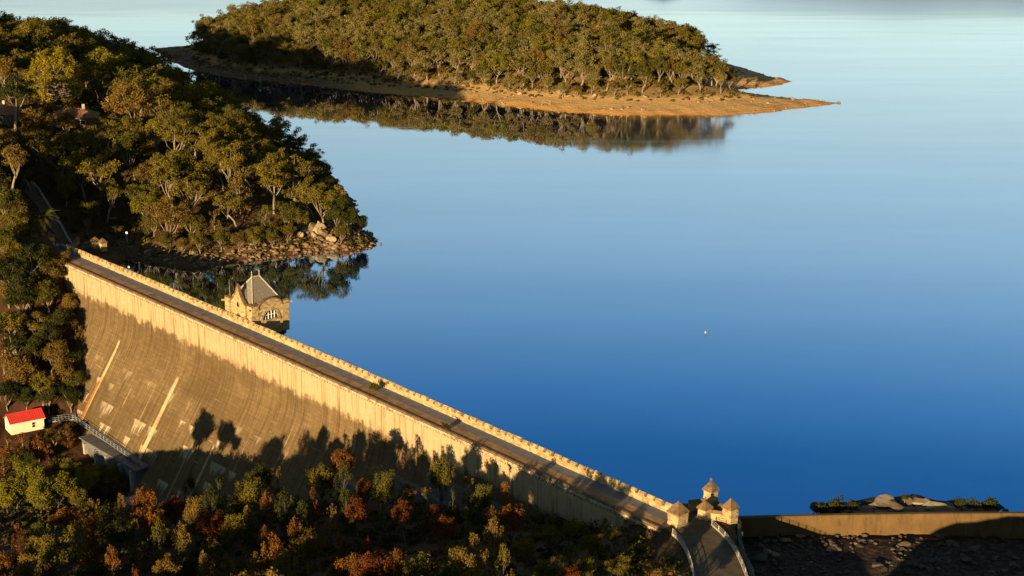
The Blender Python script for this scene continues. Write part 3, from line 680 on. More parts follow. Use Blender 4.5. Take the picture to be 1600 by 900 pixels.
def kerbrail(line, label, name='guard_rail'):
    e = empty(name, (line[0].x, line[0].y, 6), label, 'railing', 'railings along the curved road')
    T = Matrix.Translation((-line[0].x, -line[0].y, -6))
    mb = MB(T)
    for a_, b_ in zip(line[:-1], line[1:]):
        d = (b_-a_).normalized(); nn = Vector((-d.y, d.x, 0))*.17
        mb.prism([(a_.x-nn.x, a_.y-nn.y), (b_.x-nn.x, b_.y-nn.y), (b_.x+nn.x, b_.y+nn.y), (a_.x+nn.x, a_.y+nn.y)], 2, 5.5, 6.32)
    mb.build('kerb', M['pale'], e)
    acc = 0; last = -9
    for i, p in enumerate(line):
        if i: acc += (p-line[i-1]).length
        if acc-last >= 2.6:
            last = acc; mb = MB(T); mb.box(p.x-.07, p.x+.07, p.y-.07, p.y+.07, 6.32, 7.15); mb.build('post', M['pale'], e)
    for z in (6.72, 7.1):
        mb = MB(T); mb.tube([(p.x, p.y, z) for p in line], .045, 5); mb.build('rail', M['pale'], e)
kerbrail(LL, 'curved white railing on the left edge of the road, below the big gate pillar')
kerbrail(RR, 'curved white railing on the right edge of the road, above the channel')
# lamp
x, y, _ = W(1153, 856, 2.2)
e = empty('lamp_post', (x+.6, y, -3), 'slim lamp post with white head standing beside the retaining wall', 'lamp post')
mb = MB(); mb.tube([(0, 0, -1), (0, 0, 7.6)], [.09, .06], 6); mb.build('pole', M['steel'], e)
mb = MB(); mb.lathe([(.1, 7.6), (.26, 7.75), (.26, 8.25), (.08, 8.45)], 8); mb.build('lamp_head', M['white'], e)
# stair parapet down in the channel
line = [Vector((*W(px, py, z)[:2], z)) for px, py, z in ((1163, 866, 2.5), (1169, 876, 2.0), (1175, 888, 1.4), (1178, 902, .8), (1179, 920, 0.2))]
mb = MB()
for a_, b_ in zip(line[:-1], line[1:]): mb.add([(a_.x-.2, a_.y, a_.z-5), (a_.x+.2, a_.y, a_.z-5), (b_.x+.2, b_.y, b_.z-5), (b_.x-.2, b_.y, b_.z-5), (a_.x-.2, a_.y, a_.z), (a_.x+.2, a_.y, a_.z), (b_.x+.2, b_.y, b_.z), (b_.x-.2, b_.y, b_.z)], [(0,3,2,1),(4,5,6,7),(0,1,5,4),(1,2,6,5),(2,3,7,6),(3,0,4,7)])
tag(mb.build('stair_wall', M['pale']), 'thin curved stone stair wall going down into the dark channel', 'wall')

# ------------------------------------------------------------------ SPILLWAY WALL
t = NT('spillway_stone'); p = t.coord('World')
n1 = t.noise(t.coord('World', (.5, .5, .5)), .5, 5, .65); n2 = t.noise(t.coord('World', (1, 1, .25)), 1.2, 4, .7)
c = t.mix(n1, (.040, .024, .009), (.118, .070, .026)); c = t.mix(t.math('MULTIPLY', t.step(n2, .5, .7), .6), c, (.035, .02, .008))
t.bsdf(c, .92, t.bump(n2, .4, .1), .1); M['spill'] = t.m
mb = MB(); xs_ = np.linspace(41.9, 175, 40)
def sw(x, k):
    y = 305.2+.9*math.sin((x-42)/133*math.pi)
    zt = 2.75+.55*math.sin(min(1, (x-42)/45)*math.pi/2)
    return [(x, y-.45-.25, -6), (x, y-.45, zt-.15), (x, y-.3, zt), (x, y+.5, zt), (x, y+.6, -8)][k]
mb.v = [sw(x, k) for x in xs_ for k in range(5)]
mb.f = [(i*5+k, (i+1)*5+k, (i+1)*5+k+1, i*5+k+1) for i in range(len(xs_)-1) for k in range(4)] + [(0, 1, 2, 3, 4), tuple((len(xs_)-1)*5+k for k in range(4, -1, -1))]
tag(mb.build('spillway_wall', M['spill']), 'low curved tan spillway wall right of the gateway, half in shadow', 'wall')

# ------------------------------------------------------------------ HUT, WALKWAY, OUTLET WORKS
hz = HUT[2]
hut = empty('hut', (HUT[0], HUT[1], hz), 'small cream hut with bright red gabled roof left of the dam foot', 'hut', None, R(33))
hl, hw, hh, rr = 4.5, 2.6, 3.2, 1.6
mb = MB(); mb.box(-hl, hl, -hw, hw, -1.5, hh)
mb.prism([(-hw, hh), (hw, hh), (0, hh+rr)], 0, -hl, hl); mb.build('wall', M['cream'], hut)
mb = MB()
for s_ in (1, -1): mb.add([(-hl-.35, s_*(hw+.4), hh-.18), (hl+.35, s_*(hw+.4), hh-.18), (hl+.35, 0, hh+rr+.08), (-hl-.35, 0, hh+rr+.08), (-hl-.35, s_*(hw+.4), hh-.04), (hl+.35, s_*(hw+.4), hh-.04), (hl+.35, 0, hh+rr+.24), (-hl-.35, 0, hh+rr+.24)], [(0,1,2,3),(4,7,6,5),(0,4,5,1),(1,5,6,2),(2,6,7,3),(3,7,4,0)])
for s_ in (1, -1):
    for k in range(17):
        x = -hl-.3+k*(2*hl+.6)/16; mb.tube([(x, s_*(hw+.42), hh-.01), (x, .02*s_, hh+rr+.26)], .05, 4)
mb.tube([(-hl-.4, 0, hh+rr+.28), (hl+.4, 0, hh+rr+.28)], .11, 6)
mb.build('roof', M['redroof'], hut)
mb = MB(); mb.tube([(-hl-.35, -hw-.45, hh-.14), (hl+.35, -hw-.45, hh-.14)], .09, 6); mb.tube([(hl-.1, -hw-.1, hh-.2), (hl-.1, -hw-.1, -.2)], .06, 6); mb.build('gutter', M['white'], hut)
mb = MB(); mb.box(1.2, 2.0, -hw-.05, -hw-.02, 1.0, 2.4); wi = mb.build('window', M['glass'], hut)
mb = MB(); mb.box(1.08, 1.19, -hw-.09, -hw-.02, .9, 2.5); mb.box(2.01, 2.12, -hw-.09, -hw-.02, .9, 2.5); mb.box(1.08, 2.12, -hw-.1, -hw-.02, 2.42, 2.55); mb.box(1.2, 2.0, -hw-.08, -hw-.052, 1.66, 1.74); mb.build('window_frame', M['white'], wi)
mb = MB(); mb.box(-hl-.05, -hl-.02, -.2, .75, 0, 2.1); mb.build('door', M['cream'], hut)
# footbridge from hut to dam face
e0 = Vector(W(76, 664, -28.6)); f_a = 201; 
p1 = Vector(DP(203.5, face_s(-29.0)+.7, -29.0)); p0 = Vector((HUT[0]+5.4, HUT[1]+3.6, -29.3))
wk = empty('footbridge', tuple(p0), 'narrow grey footbridge with railings from the hut to the dam face', 'footbridge')
Lb = (p1-p0).length; wk.rotation_euler = (0, 0, math.atan2(p1.y-p0.y, p1.x-p0.x))
mb = MB(); mb.box(0, Lb, -.75, .75, -.2, 0); mb.build('deck', M['pale'], wk)
for s_ in (-.7, .7):
    for k in range(9): mb = MB(); x = Lb*k/8; mb.box(x-.05, x+.05, s_-.05, s_+.05, 0, 1.05); mb.build('post', M['steel'], wk)
    for z in (.55, 1.05): mb = MB(); mb.tube([(0, s_, z), (Lb, s_, z)], .05, 5); mb.build('rail', M['steel'], wk)
for k in (.35, .75): mb = MB(); x = Lb*k; mb.box(x-.2, x+.2, -.4, .4, -7, -.2); mb.build('pier', M['concrete'], wk)
# walkway down the face
wd = empty('stair', DP(203, face_s(-29)+1, -29), 'grey steel walkway with railings descending along the foot of the dam', 'stairway')
ax0 = DP(203, face_s(-29.0)+1, -29.0)
mbs = {k: MB(Matrix.Translation((-ax0[0], -ax0[1], -ax0[2]))) for k in 'dr'}
prev = None
pa = [(203, -29.0), (192, -29.4), (181, -29.8), (170, -30.2), (163, -30.6)]
for (a1, z1), (a2, z2) in zip(pa[:-1], pa[1:]):
    s1, s2 = face_s(z1), face_s(z2)
    q = [DP(a1, s1-.3, z1), DP(a2, s2-.3, z2), DP(a2, s2+1.8, z2), DP(a1, s1+1.8, z1)]; mbs['d'].add(q+[(p[0], p[1], p[2]-.3) for p in q], [(0,1,2,3),(4,7,6,5),(0,4,5,1),(1,5,6,2),(2,6,7,3),(3,7,4,0)])
mbs['d'].build('deck', M['concrete'], wd)
k = 0
for i in range(21):
    a1 = 203-2*i; z1 = -29-(203-a1)*.04; q = DP(a1, face_s(z1)+1.7, z1)
    mb = MB(Matrix.Translation((-ax0[0], -ax0[1], -ax0[2]))); mb.box(q[0]-.06, q[0]+.06, q[1]-.06, q[1]+.06, q[2], q[2]+1.1); mb.build('post', M['steel'], wd)
for dz in (.55, 1.1):
    mb = MB(Matrix.Translation((-ax0[0], -ax0[1], -ax0[2]))); mb.tube([DP(203-2*i, face_s(-29-.08*i)+1.7, -29-.08*i+dz) for i in range(21)], .06, 5); mb.build('rail', M['steel'], wd)
# outlet works under the walkway
ow = empty('outlet_works', DP(185, face_s(-31), -44), 'grey concrete outlet works with tall ribs at the foot of the dam', 'outlet works')
OM = Matrix.Translation(Vector(DP(185, face_s(-31), -44))*-1)
def obox(mb, a0, a1, s0, s1, z0, z1):
    q = [DP(a0, s0, z0), DP(a1, s0, z0), DP(a1, s1, z0), DP(a0, s1, z0), DP(a0, s0, z1), DP(a1, s0, z1), DP(a1, s1, z1), DP(a0, s1, z1)]
    mb.add(q, [(0,3,2,1),(4,5,6,7),(0,1,5,4),(1,2,6,5),(2,3,7,6),(3,0,4,7)])
sb = face_s(-31)+1.2
mb = MB(OM); obox(mb, 164, 193, sb-2, sb+2.0, -46, -31.2); mb.build('body', M['concrete'], ow)
for a0 in (165, 171, 178, 184, 190): mb = MB(OM); obox(mb, a0, a0+.8, sb+2.0, sb+2.9, -46, -31.6); mb.build('rib', M['pale'], ow)
mb = MB(OM); obox(mb, 163, 194, sb-2, sb+2.4, -31.197, -30.9); mb.build('coping', M['concrete'], ow)
mb = MB(OM); obox(mb, 177, 194, sb+2.95, sb+3.3, -36.2, -35.8); mb.build('beam', M['pale'], ow)
# low concrete valve chamber and a pale blue box below the dam
b_ = empty('valve_chamber', DP(158.5, face_s(-33)+5, -46), 'grey concrete box chamber beside the outlet works', 'valve chamber')
mb = MB(); mb.box(-2.6, 2.6, -2.2, 2.2, 0, 9.0); mb.build('body', M['concrete'], b_)
mb = MB(); mb.box(-2.9, 2.9, -2.5, 2.5, 9.003, 9.4); mb.build('lid', M['steel'], b_); b_.rotation_euler = (0, 0, ang)

# ------------------------------------------------------------------ FAR END: pillars, path, poles, houses
def onground(px, py, h=0.0, fn=ground):
    r = ray(px, py); L = math.sqrt(sum(c*c for c in r)); r = [c/L for c in r]
    t_ = np.arange(150, 1400, 0.8); X = r[0]*t_; Y = r[1]*t_; Z = HC+r[2]*t_
    G = fn(X, Y); G = G[0] if isinstance(G, tuple) else G
    k = np.nonzero(Z < G+h)[0]
    if not len(k): return None
    k = k[0]; return (X[k], Y[k], float(G[k]))
for px, py, w, lab in ((149, 384, 2.0, 'taller pillar of the pair with pointed caps at the far end of the dam'), (161, 386, 1.7, 'shorter right pillar of the pair with pointed caps at the far end of the dam'), (78, 389, 2.4, 'stone pillar in tree shade left of the far end of the dam road')):
    x, y, _ = W(px, py, 6); g_ = float(ground(np.array([x]), np.array([y]))[0])
    z0 = min(g_, 6)-.5; pillar(x, y, z0, w, max(g_, 6)+1.3, 1.2, lab, 'stone pillars at the far end of the dam')
lw = DP(246, -.4, 6); e = DP(262, -5, 6)
lowwall(DP(245, .2, 0)[:2], DP(252, -6, 0)[:2], 3, 7.0, 'low sandstone wall curving from dam parapet to the pair of far pillars')
# path uphill with white kerb
def draped(pxs, name, mat, wid, lift, label=None, hgt=None):
    P = [onground(*q) for q in pxs]; P = [Vector(q) for q in P if q]
    pl = smooth([(q.x, q.y) for q in P], 6); mb = MB()
    for i, q in enumerate(pl):
        d = (pl[min(i+1, len(pl)-1)]-pl[max(i-1, 0)]).normalized(); nn = Vector((-d.y, d.x, 0))*wid/2
        for sg in (-1, 1):
            r_ = q+nn*sg; z = float(ground(np.array([r_.x]), np.array([r_.y]))[0])
            mb.v.append((r_.x, r_.y, z+lift)); mb.v.append((r_.x, r_.y, z-.6))
    for i in range(len(pl)-1): mb.f += [(4*i, 4*i+2, 4*i+6, 4*i+4), (4*i+1, 4*i, 4*i+4, 4*i+5), (4*i+2, 4*i+3, 4*i+7, 4*i+6)]
    return mb.build(name, mat)
struct(draped([(113, 388), (98, 372), (80, 345), (66, 322), (52, 303), (38, 290), (20, 284)], 'path', simple('dirt_path', (.16, .10, .055), .95, .3, .5), 4.0, .25))
tag(draped([(111, 384), (103, 370), (92, 350), (80, 332), (68, 311), (58, 297), (50, 290)], 'kerb_wall', M['pale'], .8, .95), 'pale low kerb wall running uphill beside the dirt path', 'kerb')
def pole(px, py, h, label, lamp=False):
    x, y, z = onground(px, py); e = empty('utility_pole', (x, y, z), label, 'pole')
    mb = MB(); mb.tube([(0, 0, -1), (0, 0, h)], [.17, .1], 6); mb.build('shaft', M['white'], e)
    mb = MB(); mb.box(-.8, .8, -.07, .07, h-.5, h-.35); mb.build('crossarm', M['wood'], e)
    return e
pole(32, 299, 9.5, 'tall pale utility pole beside the path left of the palm')
x, y, z = onground(199, 383); e = empty('marker_post', (x, y, z), 'thin white marker post on the grassy bank behind the far pillars', 'post')
mb = MB(); mb.box(-.12, .12, -.12, .12, -.5, 3.2); mb.build('shaft', M['wood'], e); mb = MB(); mb.box(-.3, .3, -.06, .06, 3.2, 3.9); mb.build('sign_plate', M['white'], e)
x, y, z = onground(92, 391); e = empty('sign', (x, y, z), 'small white notice board at the far end of the dam road', 'sign')
mb = MB(); mb.box(-.08, .08, -.05, .05, -.5, 1.2); mb.build('post', M['wood'], e); mb = MB(); mb.box(-.7, .7, -.05, .05, 1.2, 2.1); mb.build('board', M['white'], e)
def house(px, py, lx, ly, rz, label):
    x, y, z = onground(px, py); e = empty('house', (x, y, z), label, 'house', None, rz)
    mb = MB(); mb.box(-lx, lx, -ly, ly, -2, 3.2); mb.build('wall', M['stonecap'], e)
    mb = MB(); a, b, q = lx+.6, ly+.6, 3.1
    mb.add([(-a,-b,q),(a,-b,q),(a,b,q),(-a,b,q),(-a+b,0,q+2.6),(a-b,0,q+2.6)], [(3,2,1,0),(0,1,5,4),(1,2,5),(2,3,4,5),(3,0,4)]); r_ = mb.build('roof', M['tile'], e)
    mb = MB(); mb.box(a-b-.4, a-b+.5, -.4, .5, q+1.2, q+4.0); mb.build('chimney', M['pale'], r_)
    for wx in (-lx*.5, lx*.4):
        mb = MB(); mb.box(wx-.7, wx+.7, -ly-.05, -ly-.01, 1.0, 2.3); w2 = mb.build('window', M['glass'], e)
        mb = MB(); mb.box(wx-.85, wx-.7, -ly-.09, -ly-.012, .9, 2.4); mb.box(wx+.7, wx+.85, -ly-.09, -ly-.012, .9, 2.4); mb.box(wx-.85, wx+.85, -ly-.1, -ly-.012, 2.31, 2.45); mb.build('window_frame', M['white'], w2)
house(118, 196, 7.5, 4.5, R(8), 'house with terracotta roof and chimney among trees below the big conifer')
house(2, 190, 6, 4.5, R(-12), 'house with orange tiled roof at the left edge behind brown trees')
# buoy
x, y, z = W(1102.5, 520, 0); e = empty('buoy', (x, y, 0), 'small white conical buoy floating alone on the open water', 'buoy')
mb = MB(); mb.lathe([(.15, -.3), (.32, -.1), (.32, .15), (.12, .5)], 10); mb.build('float', M['pale'], e)
mb = MB(); mb.lathe([(.14, .55), (.16, .7), (.04, .95)], 8); mb.build('cap', M['rust'], e)

exec_trees = True
# ------------------------------------------------------------------ TREES: prototypes
def leaf_cloud(puffs, per, size, rng, up=0.35):
    """leaf quads on and in a set of ellipsoid puffs; tone is per puff"""
    Vs = []; T = []
    for (cx, cy, cz, rx, ry, rz) in puffs:
        n = int(per*(rx*ry*rz)**(2/3)/1.0); n = max(n, 12)
        d = rng.normal(size=(n, 3)); d[:, 2] += up*0.8; d /= np.linalg.norm(d, axis=1)[:, None]
        r = rng.random(n)**0.35
        bump = 1+0.22*np.sin(d[:, 0]*5+cx)*np.sin(d[:, 1]*5+cy)+0.15*np.sin(d[:, 2]*7+cz)
        p = d*(r*bump)[:, None]*np.array([rx, ry, rz])+np.array([cx, cy, cz])
        nn = d*np.array([1/rx, 1/ry, 1/rz]); nn /= np.linalg.norm(nn, axis=1)[:, None]
        nn = nn*0.75+rng.normal(size=(n, 3))*0.55; nn /= np.linalg.norm(nn, axis=1)[:, None]
        h = rng.normal(size=(n, 3)); a = np.cross(nn, h); a /= np.linalg.norm(a, axis=1)[:, None]; b = np.cross(nn, a)
        s = size*(0.55+0.9*rng.random(n))[:, None]
        q = np.stack([p-a*s*.5, p-b*s*.36, p+a*s*.5, p+b*s*.36], 1); Vs.append(q.reshape(-1, 3))
        T.append(np.clip(np.full(n, rng.random())*.75+rng.random(n)*.25, 0, 1))
    V = np.concatenate(Vs); F = np.arange(len(V)).reshape(-1, 4); return V, F, np.concatenate(T)

def gum(seed, h, rad, fork=.38, limbs=6, psize=1.5, flat=.62, lean=.1, up=0.35, leafsize=.42, per=74, fill=True):
    rng = np.random.default_rng(seed); mb = MB(); puffs = []
    lx, ly = rng.normal(size=2)*lean*h
    top = Vector((lx, ly, h*fork)); tr = h*.017+.08
    mid = Vector((lx*.35+rng.normal()*.15, ly*.35+rng.normal()*.15, h*fork*.55))
    mb.tube([(0, 0, -1.2), (0, 0, 0), mid, top], [tr*1.45, tr*1.25, tr, tr*.85], 7)
    a0 = rng.random()*6.28
    for k in range(limbs):
        an = a0+k*2*math.pi/limbs+rng.normal()*.3; el = rng.uniform(.45, 1.15) if k else 1.45
        rr = rad*rng.uniform(.62, .95)*(math.cos(el)+.25 if k else .25); zz = h*(fork+(1-fork)*rng.uniform(.45, .88))
        if not k: zz = h*.93
        end = Vector((lx+rr*math.cos(an), ly+rr*math.sin(an), zz)); start = top-Vector((0, 0, h*fork*rng.uniform(0, .3)))
        m1 = start.lerp(end, .45)+Vector((rng.normal()*.25, rng.normal()*.25, -.04*h+rng.normal()*.2))
        mb.tube([start, m1, end], [tr*.62, tr*.42, tr*.2], 5)
        nsub = int(rng.integers(3, 6))
        for j in range(nsub):
            q = end if j == 0 else m1.lerp(end, rng.uniform(.25, 1.0))+Vector((rng.normal(), rng.normal(), rng.normal()*.7+.3))*(rad*.24)
            if j: mb.tube([m1.lerp(end, .5), m1.lerp(q, .6)+Vector((0, 0, .15)), q], [tr*.26, tr*.17, tr*.08], 4)
            s = psize*rng.uniform(.75, 1.25); puffs.append((q.x, q.y, q.z+.2*s, s*rng.uniform(.9, 1.3), s*rng.uniform(.9, 1.3), s*flat*rng.uniform(.85, 1.2)))
    if fill:
        for j in range(limbs*3):
            an = rng.random()*6.28; r_ = rad*math.sqrt(rng.random())*.72; z_ = h*(fork+.10+(.88-fork)*(1-(r_/rad)**2)*rng.uniform(.45, 1))
            s = psize*rng.uniform(.6, 1.0); puffs.append((lx+r_*math.cos(an), ly+r_*math.sin(an), z_, s*1.1, s*1.1, s*flat))
    V, F, T = leaf_cloud(puffs, per, leafsize, rng, up)
    return mb, (V, F, T)
def column(seed, h, rad, n=22, leafsize=.42, per=52, cone=.0, fork=.12):
    rng = np.random.default_rng(seed); mb = MB(); puffs = []
    tr = h*.014+.08; mb.tube([(0, 0, -1.2), (0, 0, 0), (rng.normal()*.15, rng.normal()*.15, h*.5), (0, 0, h*.9)], [tr*1.4, tr*1.2, tr*.8, tr*.2], 6)
    for j in range(n):
        u_ = rng.random(); z_ = h*(fork+(1-fork)*u_); rr = rad*(1-cone*u_)*math.sqrt(max(0, math.sin(math.pi*min(1, .12+u_*.86))))
        an = rng.random()*6.28; r_ = rr*math.sqrt(rng.random()); s = rng.uniform(.6, 1.05)*(rad*.42)
        x, y = r_*math.cos(an), r_*math.sin(an)
        mb.tube([(0, 0, z_*.75), (x*.6, y*.6, z_*.92), (x, y, z_)], [tr*.3, tr*.2, tr*.08], 4)
        puffs.append((x, y, z_, s*.85, s*.85, s*1.35))
    V, F, T = leaf_cloud(puffs, per, leafsize, rng, .5); return mb, (V, F, T)
def conifer(seed, h, rad):                       # big rounded tree of upright lobes
    rng = np.random.default_rng(seed); mb = MB(); puffs = []
    mb.tube([(0, 0, -1), (0, 0, h*.25), (0, 0, h*.7)], [.8, .6, .25], 8)
    for j in range(150):
        th = rng.random()*6.28; u_ = rng.random()**.8; z_ = h*(.06+.80*u_); r_ = rad*math.sqrt(max(0, 1-((u_-.22)/.82)**2))*rng.uniform(.78, .98)
        x, y = r_*math.cos(th), r_*math.sin(th); mb.tube([(0, 0, z_*.6), (x*.6, y*.6, z_*.85), (x, y, z_)], [.16, .1, .04], 4)
        s = rng.uniform(1.0, 1.55); puffs.append((x, y, z_+.5, s, s, s*1.7))
    V, F, T = leaf_cloud(puffs, 42, .5, rng, .6); return mb, (V, F, T)

PROTO = {}
def proto(key, builder, kind='gum_tree'):
    mb, (V, F, T) = builder
    tm = mb.mesh(kind+'_trunk', M['bark']); tm.polygons.foreach_set('use_smooth', np.ones(len(tm.polygons), bool))
    cm = np_mesh(kind+'_crown', V, F, [M['olive']], T)
    PROTO[key] = dict(trunk=tm, crown=cm, V=V, F=F, T=T, tv=np.array(mb.v), tf=mb.f, kind=kind)
for i, (h, r_, fk, lb, ps, fl, ln) in enumerate(((15, 5.6, .36, 7, 1.55, .62, .06), (15, 5.0, .42, 6, 1.5, .6, .1), (15, 6.2, .32, 8, 1.6, .6, .05), (15, 4.4, .45, 5, 1.5, .7, .08), (15, 5.2, .30, 7, 1.7, .7, .12), (15, 5.8, .4, 7, 1.35, .55, .04))):
    proto('g%d' % i, gum(100+i, h, r_, fk, lb, ps, fl, ln))
for i in range(3): proto('d%d' % i, gum(200+i, 12, 4.6, .22, 8, 1.6, .85, .03, .4, .42, 66), 'bushy_tree')
for i in range(4): proto('c%d' % i, column(300+i, 12, 2.9+.3*i, 24), 'wattle_tree')
proto('conifer', conifer(400, 20, 9.5), 'conifer_tree')
for i in range(3): proto('s%d' % i, gum(500+i, 3.2, 1.9, .15, 7, .8, .8, .03, .5, .4, 44, True), 'shrub')

TREES = []                                       # (obj, key, x, y, z, scale, colour)
first_use = {}
def tree(key, x, y, z, s, rz, colour, bark='bark', info=None, sz=None):
    P = PROTO[key]; kind = P['kind']
    e = bpy.data.objects.new(kind, None); COL.objects.link(e); e.location = (x, y, z); e.rotation_euler = (0, 0, rz); e.scale = (s, s, sz or s); e.empty_display_size = .5
    if key not in first_use:
        tk = bpy.data.objects.new('trunk', P['trunk']); cr = bpy.data.objects.new('crown', P['crown']); first_use[key] = (tk, cr)
    else: tk, cr = (q.copy() for q in first_use[key])
    for q, m in ((tk, M[bark]), (cr, M[colour])):
        COL.objects.link(q); q.parent = e; q.material_slots[0].link = 'OBJECT'; q.material_slots[0].material = m
    TREES.append(dict(o=e, key=key, p=(x, y, z), s=s, colour=colour, info=info or {}, h=15*s)); return e

class Wood:                                      # many trees merged into one mass
    def __init__(s): s.V = []; s.F = []; s.T = []; s.M = []; s.n = 0
    def add(s, key, x, y, z, sc_, rz, mi):
        P = PROTO[key]; c, q = math.cos(rz)*sc_, math.sin(rz)*sc_
        def tf(v): return np.stack([v[:, 0]*c-v[:, 1]*q+x, v[:, 0]*q+v[:, 1]*c+y, v[:, 2]*sc_+z], 1)
        V = tf(P['V'].reshape(-1, 4, 3)[::2].reshape(-1, 3)); F = np.arange(len(V)).reshape(-1, 4); q4 = V.reshape(-1, 4, 3); V = (q4+(q4-q4.mean(1, keepdims=True))*.22).reshape(-1, 3)
        s.V.append(V); s.F.append(F+s.n); s.T.append(P['T'][::2]); s.M.append(np.full(len(F), mi)); s.n += len(V)
        tf4 = [f for f in P['tf'] if len(f) == 4]; tv = tf(P['tv']); s.V.append(tv); s.F.append(np.array(tf4)+s.n); s.T.append(np.full(len(tf4), .5)); s.M.append(np.zeros(len(tf4), int)); s.n += len(tv)
    def build(s, name, mats): return stuff(np_mesh_obj(name, np.concatenate(s.V), np.concatenate(s.F), mats, np.concatenate(s.T), np.concatenate(s.M)))

# ------------------------------------------------------------------ TREES: placing
def pick(ws):
    r = RND.random()*sum(w for _, w in ws)
    for k, w in ws:
        r -= w
        if r <= 0: return k
    return ws[-1][0]
GREENS = [('olive', 5), ('green', 4), ('darkgreen', 1), ('yellowgreen', 1.2), ('brown', 1.2)]
def poisson(n, fn, rmin, existing=None):
    pts = list(existing or []); out = []; cell = {}
    key = lambda p: (int(p[0]//rmin), int(p[1]//rmin))
    for p in pts: cell.setdefault(key(p), []).append(p)
    for _ in range(n):
        p = fn()
        if p is None: continue
        k = key(p); ok = True
        for i in (-1, 0, 1):
            for j in (-1, 0, 1):
                for q in cell.get((k[0]+i, k[1]+j), ()):
                    if (q[0]-p[0])**2+(q[1]-p[1])**2 < rmin*rmin: ok = False
        if ok: cell.setdefault(k, []).append(p); out.append(p)
    return out
def inpoly(poly, x, y):
    c = False
    for i in range(len(poly)):
        (ax, ay), (bx, by) = poly[i], poly[i-1]
        if (ay > y) != (by > y) and x < (bx-ax)*(y-ay)/(by-ay)+ax: c = not c
    return c
G1 = lambda x, y: float(ground(np.array([x]), np.array([y]))[0])

# hero trees given by where the middle of the crown stands (metres come from the ground below it)
def hero(px, py, key, s, colour, **kw):
    base_h = {'g': 15, 'd': 12, 'c': 12, 's': 3.2}.get(key[0], 20)*(kw.get('sz') or s)
    if key == 'conifer': base_h = 20*s
    q = onground(px, py, base_h*(.66 if key[0] in 'g' else .55))
    if q is None: return None
    if kw.get('zone') == 'valley' and q[0] > 2:          # keep the gateway in the sun
        mx = (6.3+.158*(294-q[1])/.906-q[2])/12.5
        if mx < .25: return None
        s = min(s, mx*1.1); kw['sz'] = min(kw.get('sz') or s, mx)
    sz = kw.pop('sz', None); bark = kw.pop('bark', 'bark')
    return tree(key, q[0], q[1], q[2]-.15, s, RND.random()*6.28, colour, bark, kw, sz)

# --- foreground valley
fg = [(10,778,'d0',.62,'yellowgreen'),(24,770,'d1',.7,'yellowgreen'),(50,758,'d2',.85,'yellowgreen'),(63,778,'d0',.7,'yellowgreen'),(88,771,'d1',.7,'yellowgreen'),(105,745,'d2',.68,'yellowgreen'),
      (138,757,'d0',.82,'yellowgreen'),(180,741,'d1',.62,'yellowgreen'),(171,761,'d2',.6,'olive'),(192,762,'d0',.6,'brown'),(155,744,'d2',.5,'olive'),(120,778,'d1',.5,'olive'),
      (345,710,'d1',.8,'brown'),(272,731,'d2',.6,'brown'),(254,742,'d0',.45,'orange'),(304,735,'s1',1.2,'brown'),
      (628,710,'d2',.72,'olive'),(558,740,'d1',.72,'olive'),(506,756,'d2',.75,'olive'),(463,756,'c1',.5,'red'),
      (925,838,'d2',.72,'olive'),(893,822,'d0',.55,'olive'),(862,832,'d1',.62,'olive'),(960,832,'g3',.5,'green'),(1000,850,'d1',.6,'green'),(965,868,'d2',.8,'olive'),(915,874,'d0',.72,'olive'),(1020,880,'d0',.6,'brown'),(850,884,'d2',.68,'olive'),(888,897,'d0',.6,'red'),(1040,862,'c1',.5,'brown'),(945,815,'c2',.45,'brown')]
fgp = []
for f in fg: hero(*f[:3], f[3]*.92, f[4], zone='valley', sz=f[3]*.95, bark='darkbark'); fgp.append((f[0], f[1]))
FP = [(-30,905),(20,868),(60,845),(120,812),(150,800),(200,808),(250,790),(300,772),(350,775),(400,768),(440,742),(480,735),(540,725),(600,712),(650,718),(690,722),(730,760),(775,780),(820,792),(860,800),(940,790),(1000,806),(1030,835),(1055,868),(1072,900),(1078,985),(-30,985)]
VOID = [[(560,815),(600,805),(690,845),(700,900),(600,880)], [(790,840),(840,850),(850,900),(790,905)], [(180,840),(250,860),(240,905),(180,905)], [(370,820),(400,850),(420,880),(360,870)]]
def fpt():
    x, y = RND.uniform(-30, 1078), RND.uniform(700, 922)
    if (x > 700 and y > 912) or not inpoly(FP, x, y) or any(inpoly(q, x, y) for q in VOID): return None
    return (x, y)
for (px, py) in poisson(8000, fpt, 28, fgp):
    right = px > 780
    colour = pick([('olive', 1.2), ('brown', 3.2), ('orange', 2.6), ('red', 1.6), ('green', 1.8), ('darkgreen', 2.6)] if not right else [('olive', 2), ('brown', 3), ('orange', 1.6), ('green', 2), ('darkgreen', 1.5)])
    key = pick([('c0', 1), ('c1', 1), ('c2', 1), ('c3', 1), ('d0', .8), ('d1', .8), ('g3', .5)])
    hero(px, py, key, RND.uniform(.42, .64)*(.85 if px > 560 and py < 800 else 1), colour, zone='valley', sz=RND.uniform(.58, .98), bark='darkbark')
# an understorey coloured dark as shade between the lit crowns and along the dam foot is part of the undergrowth below

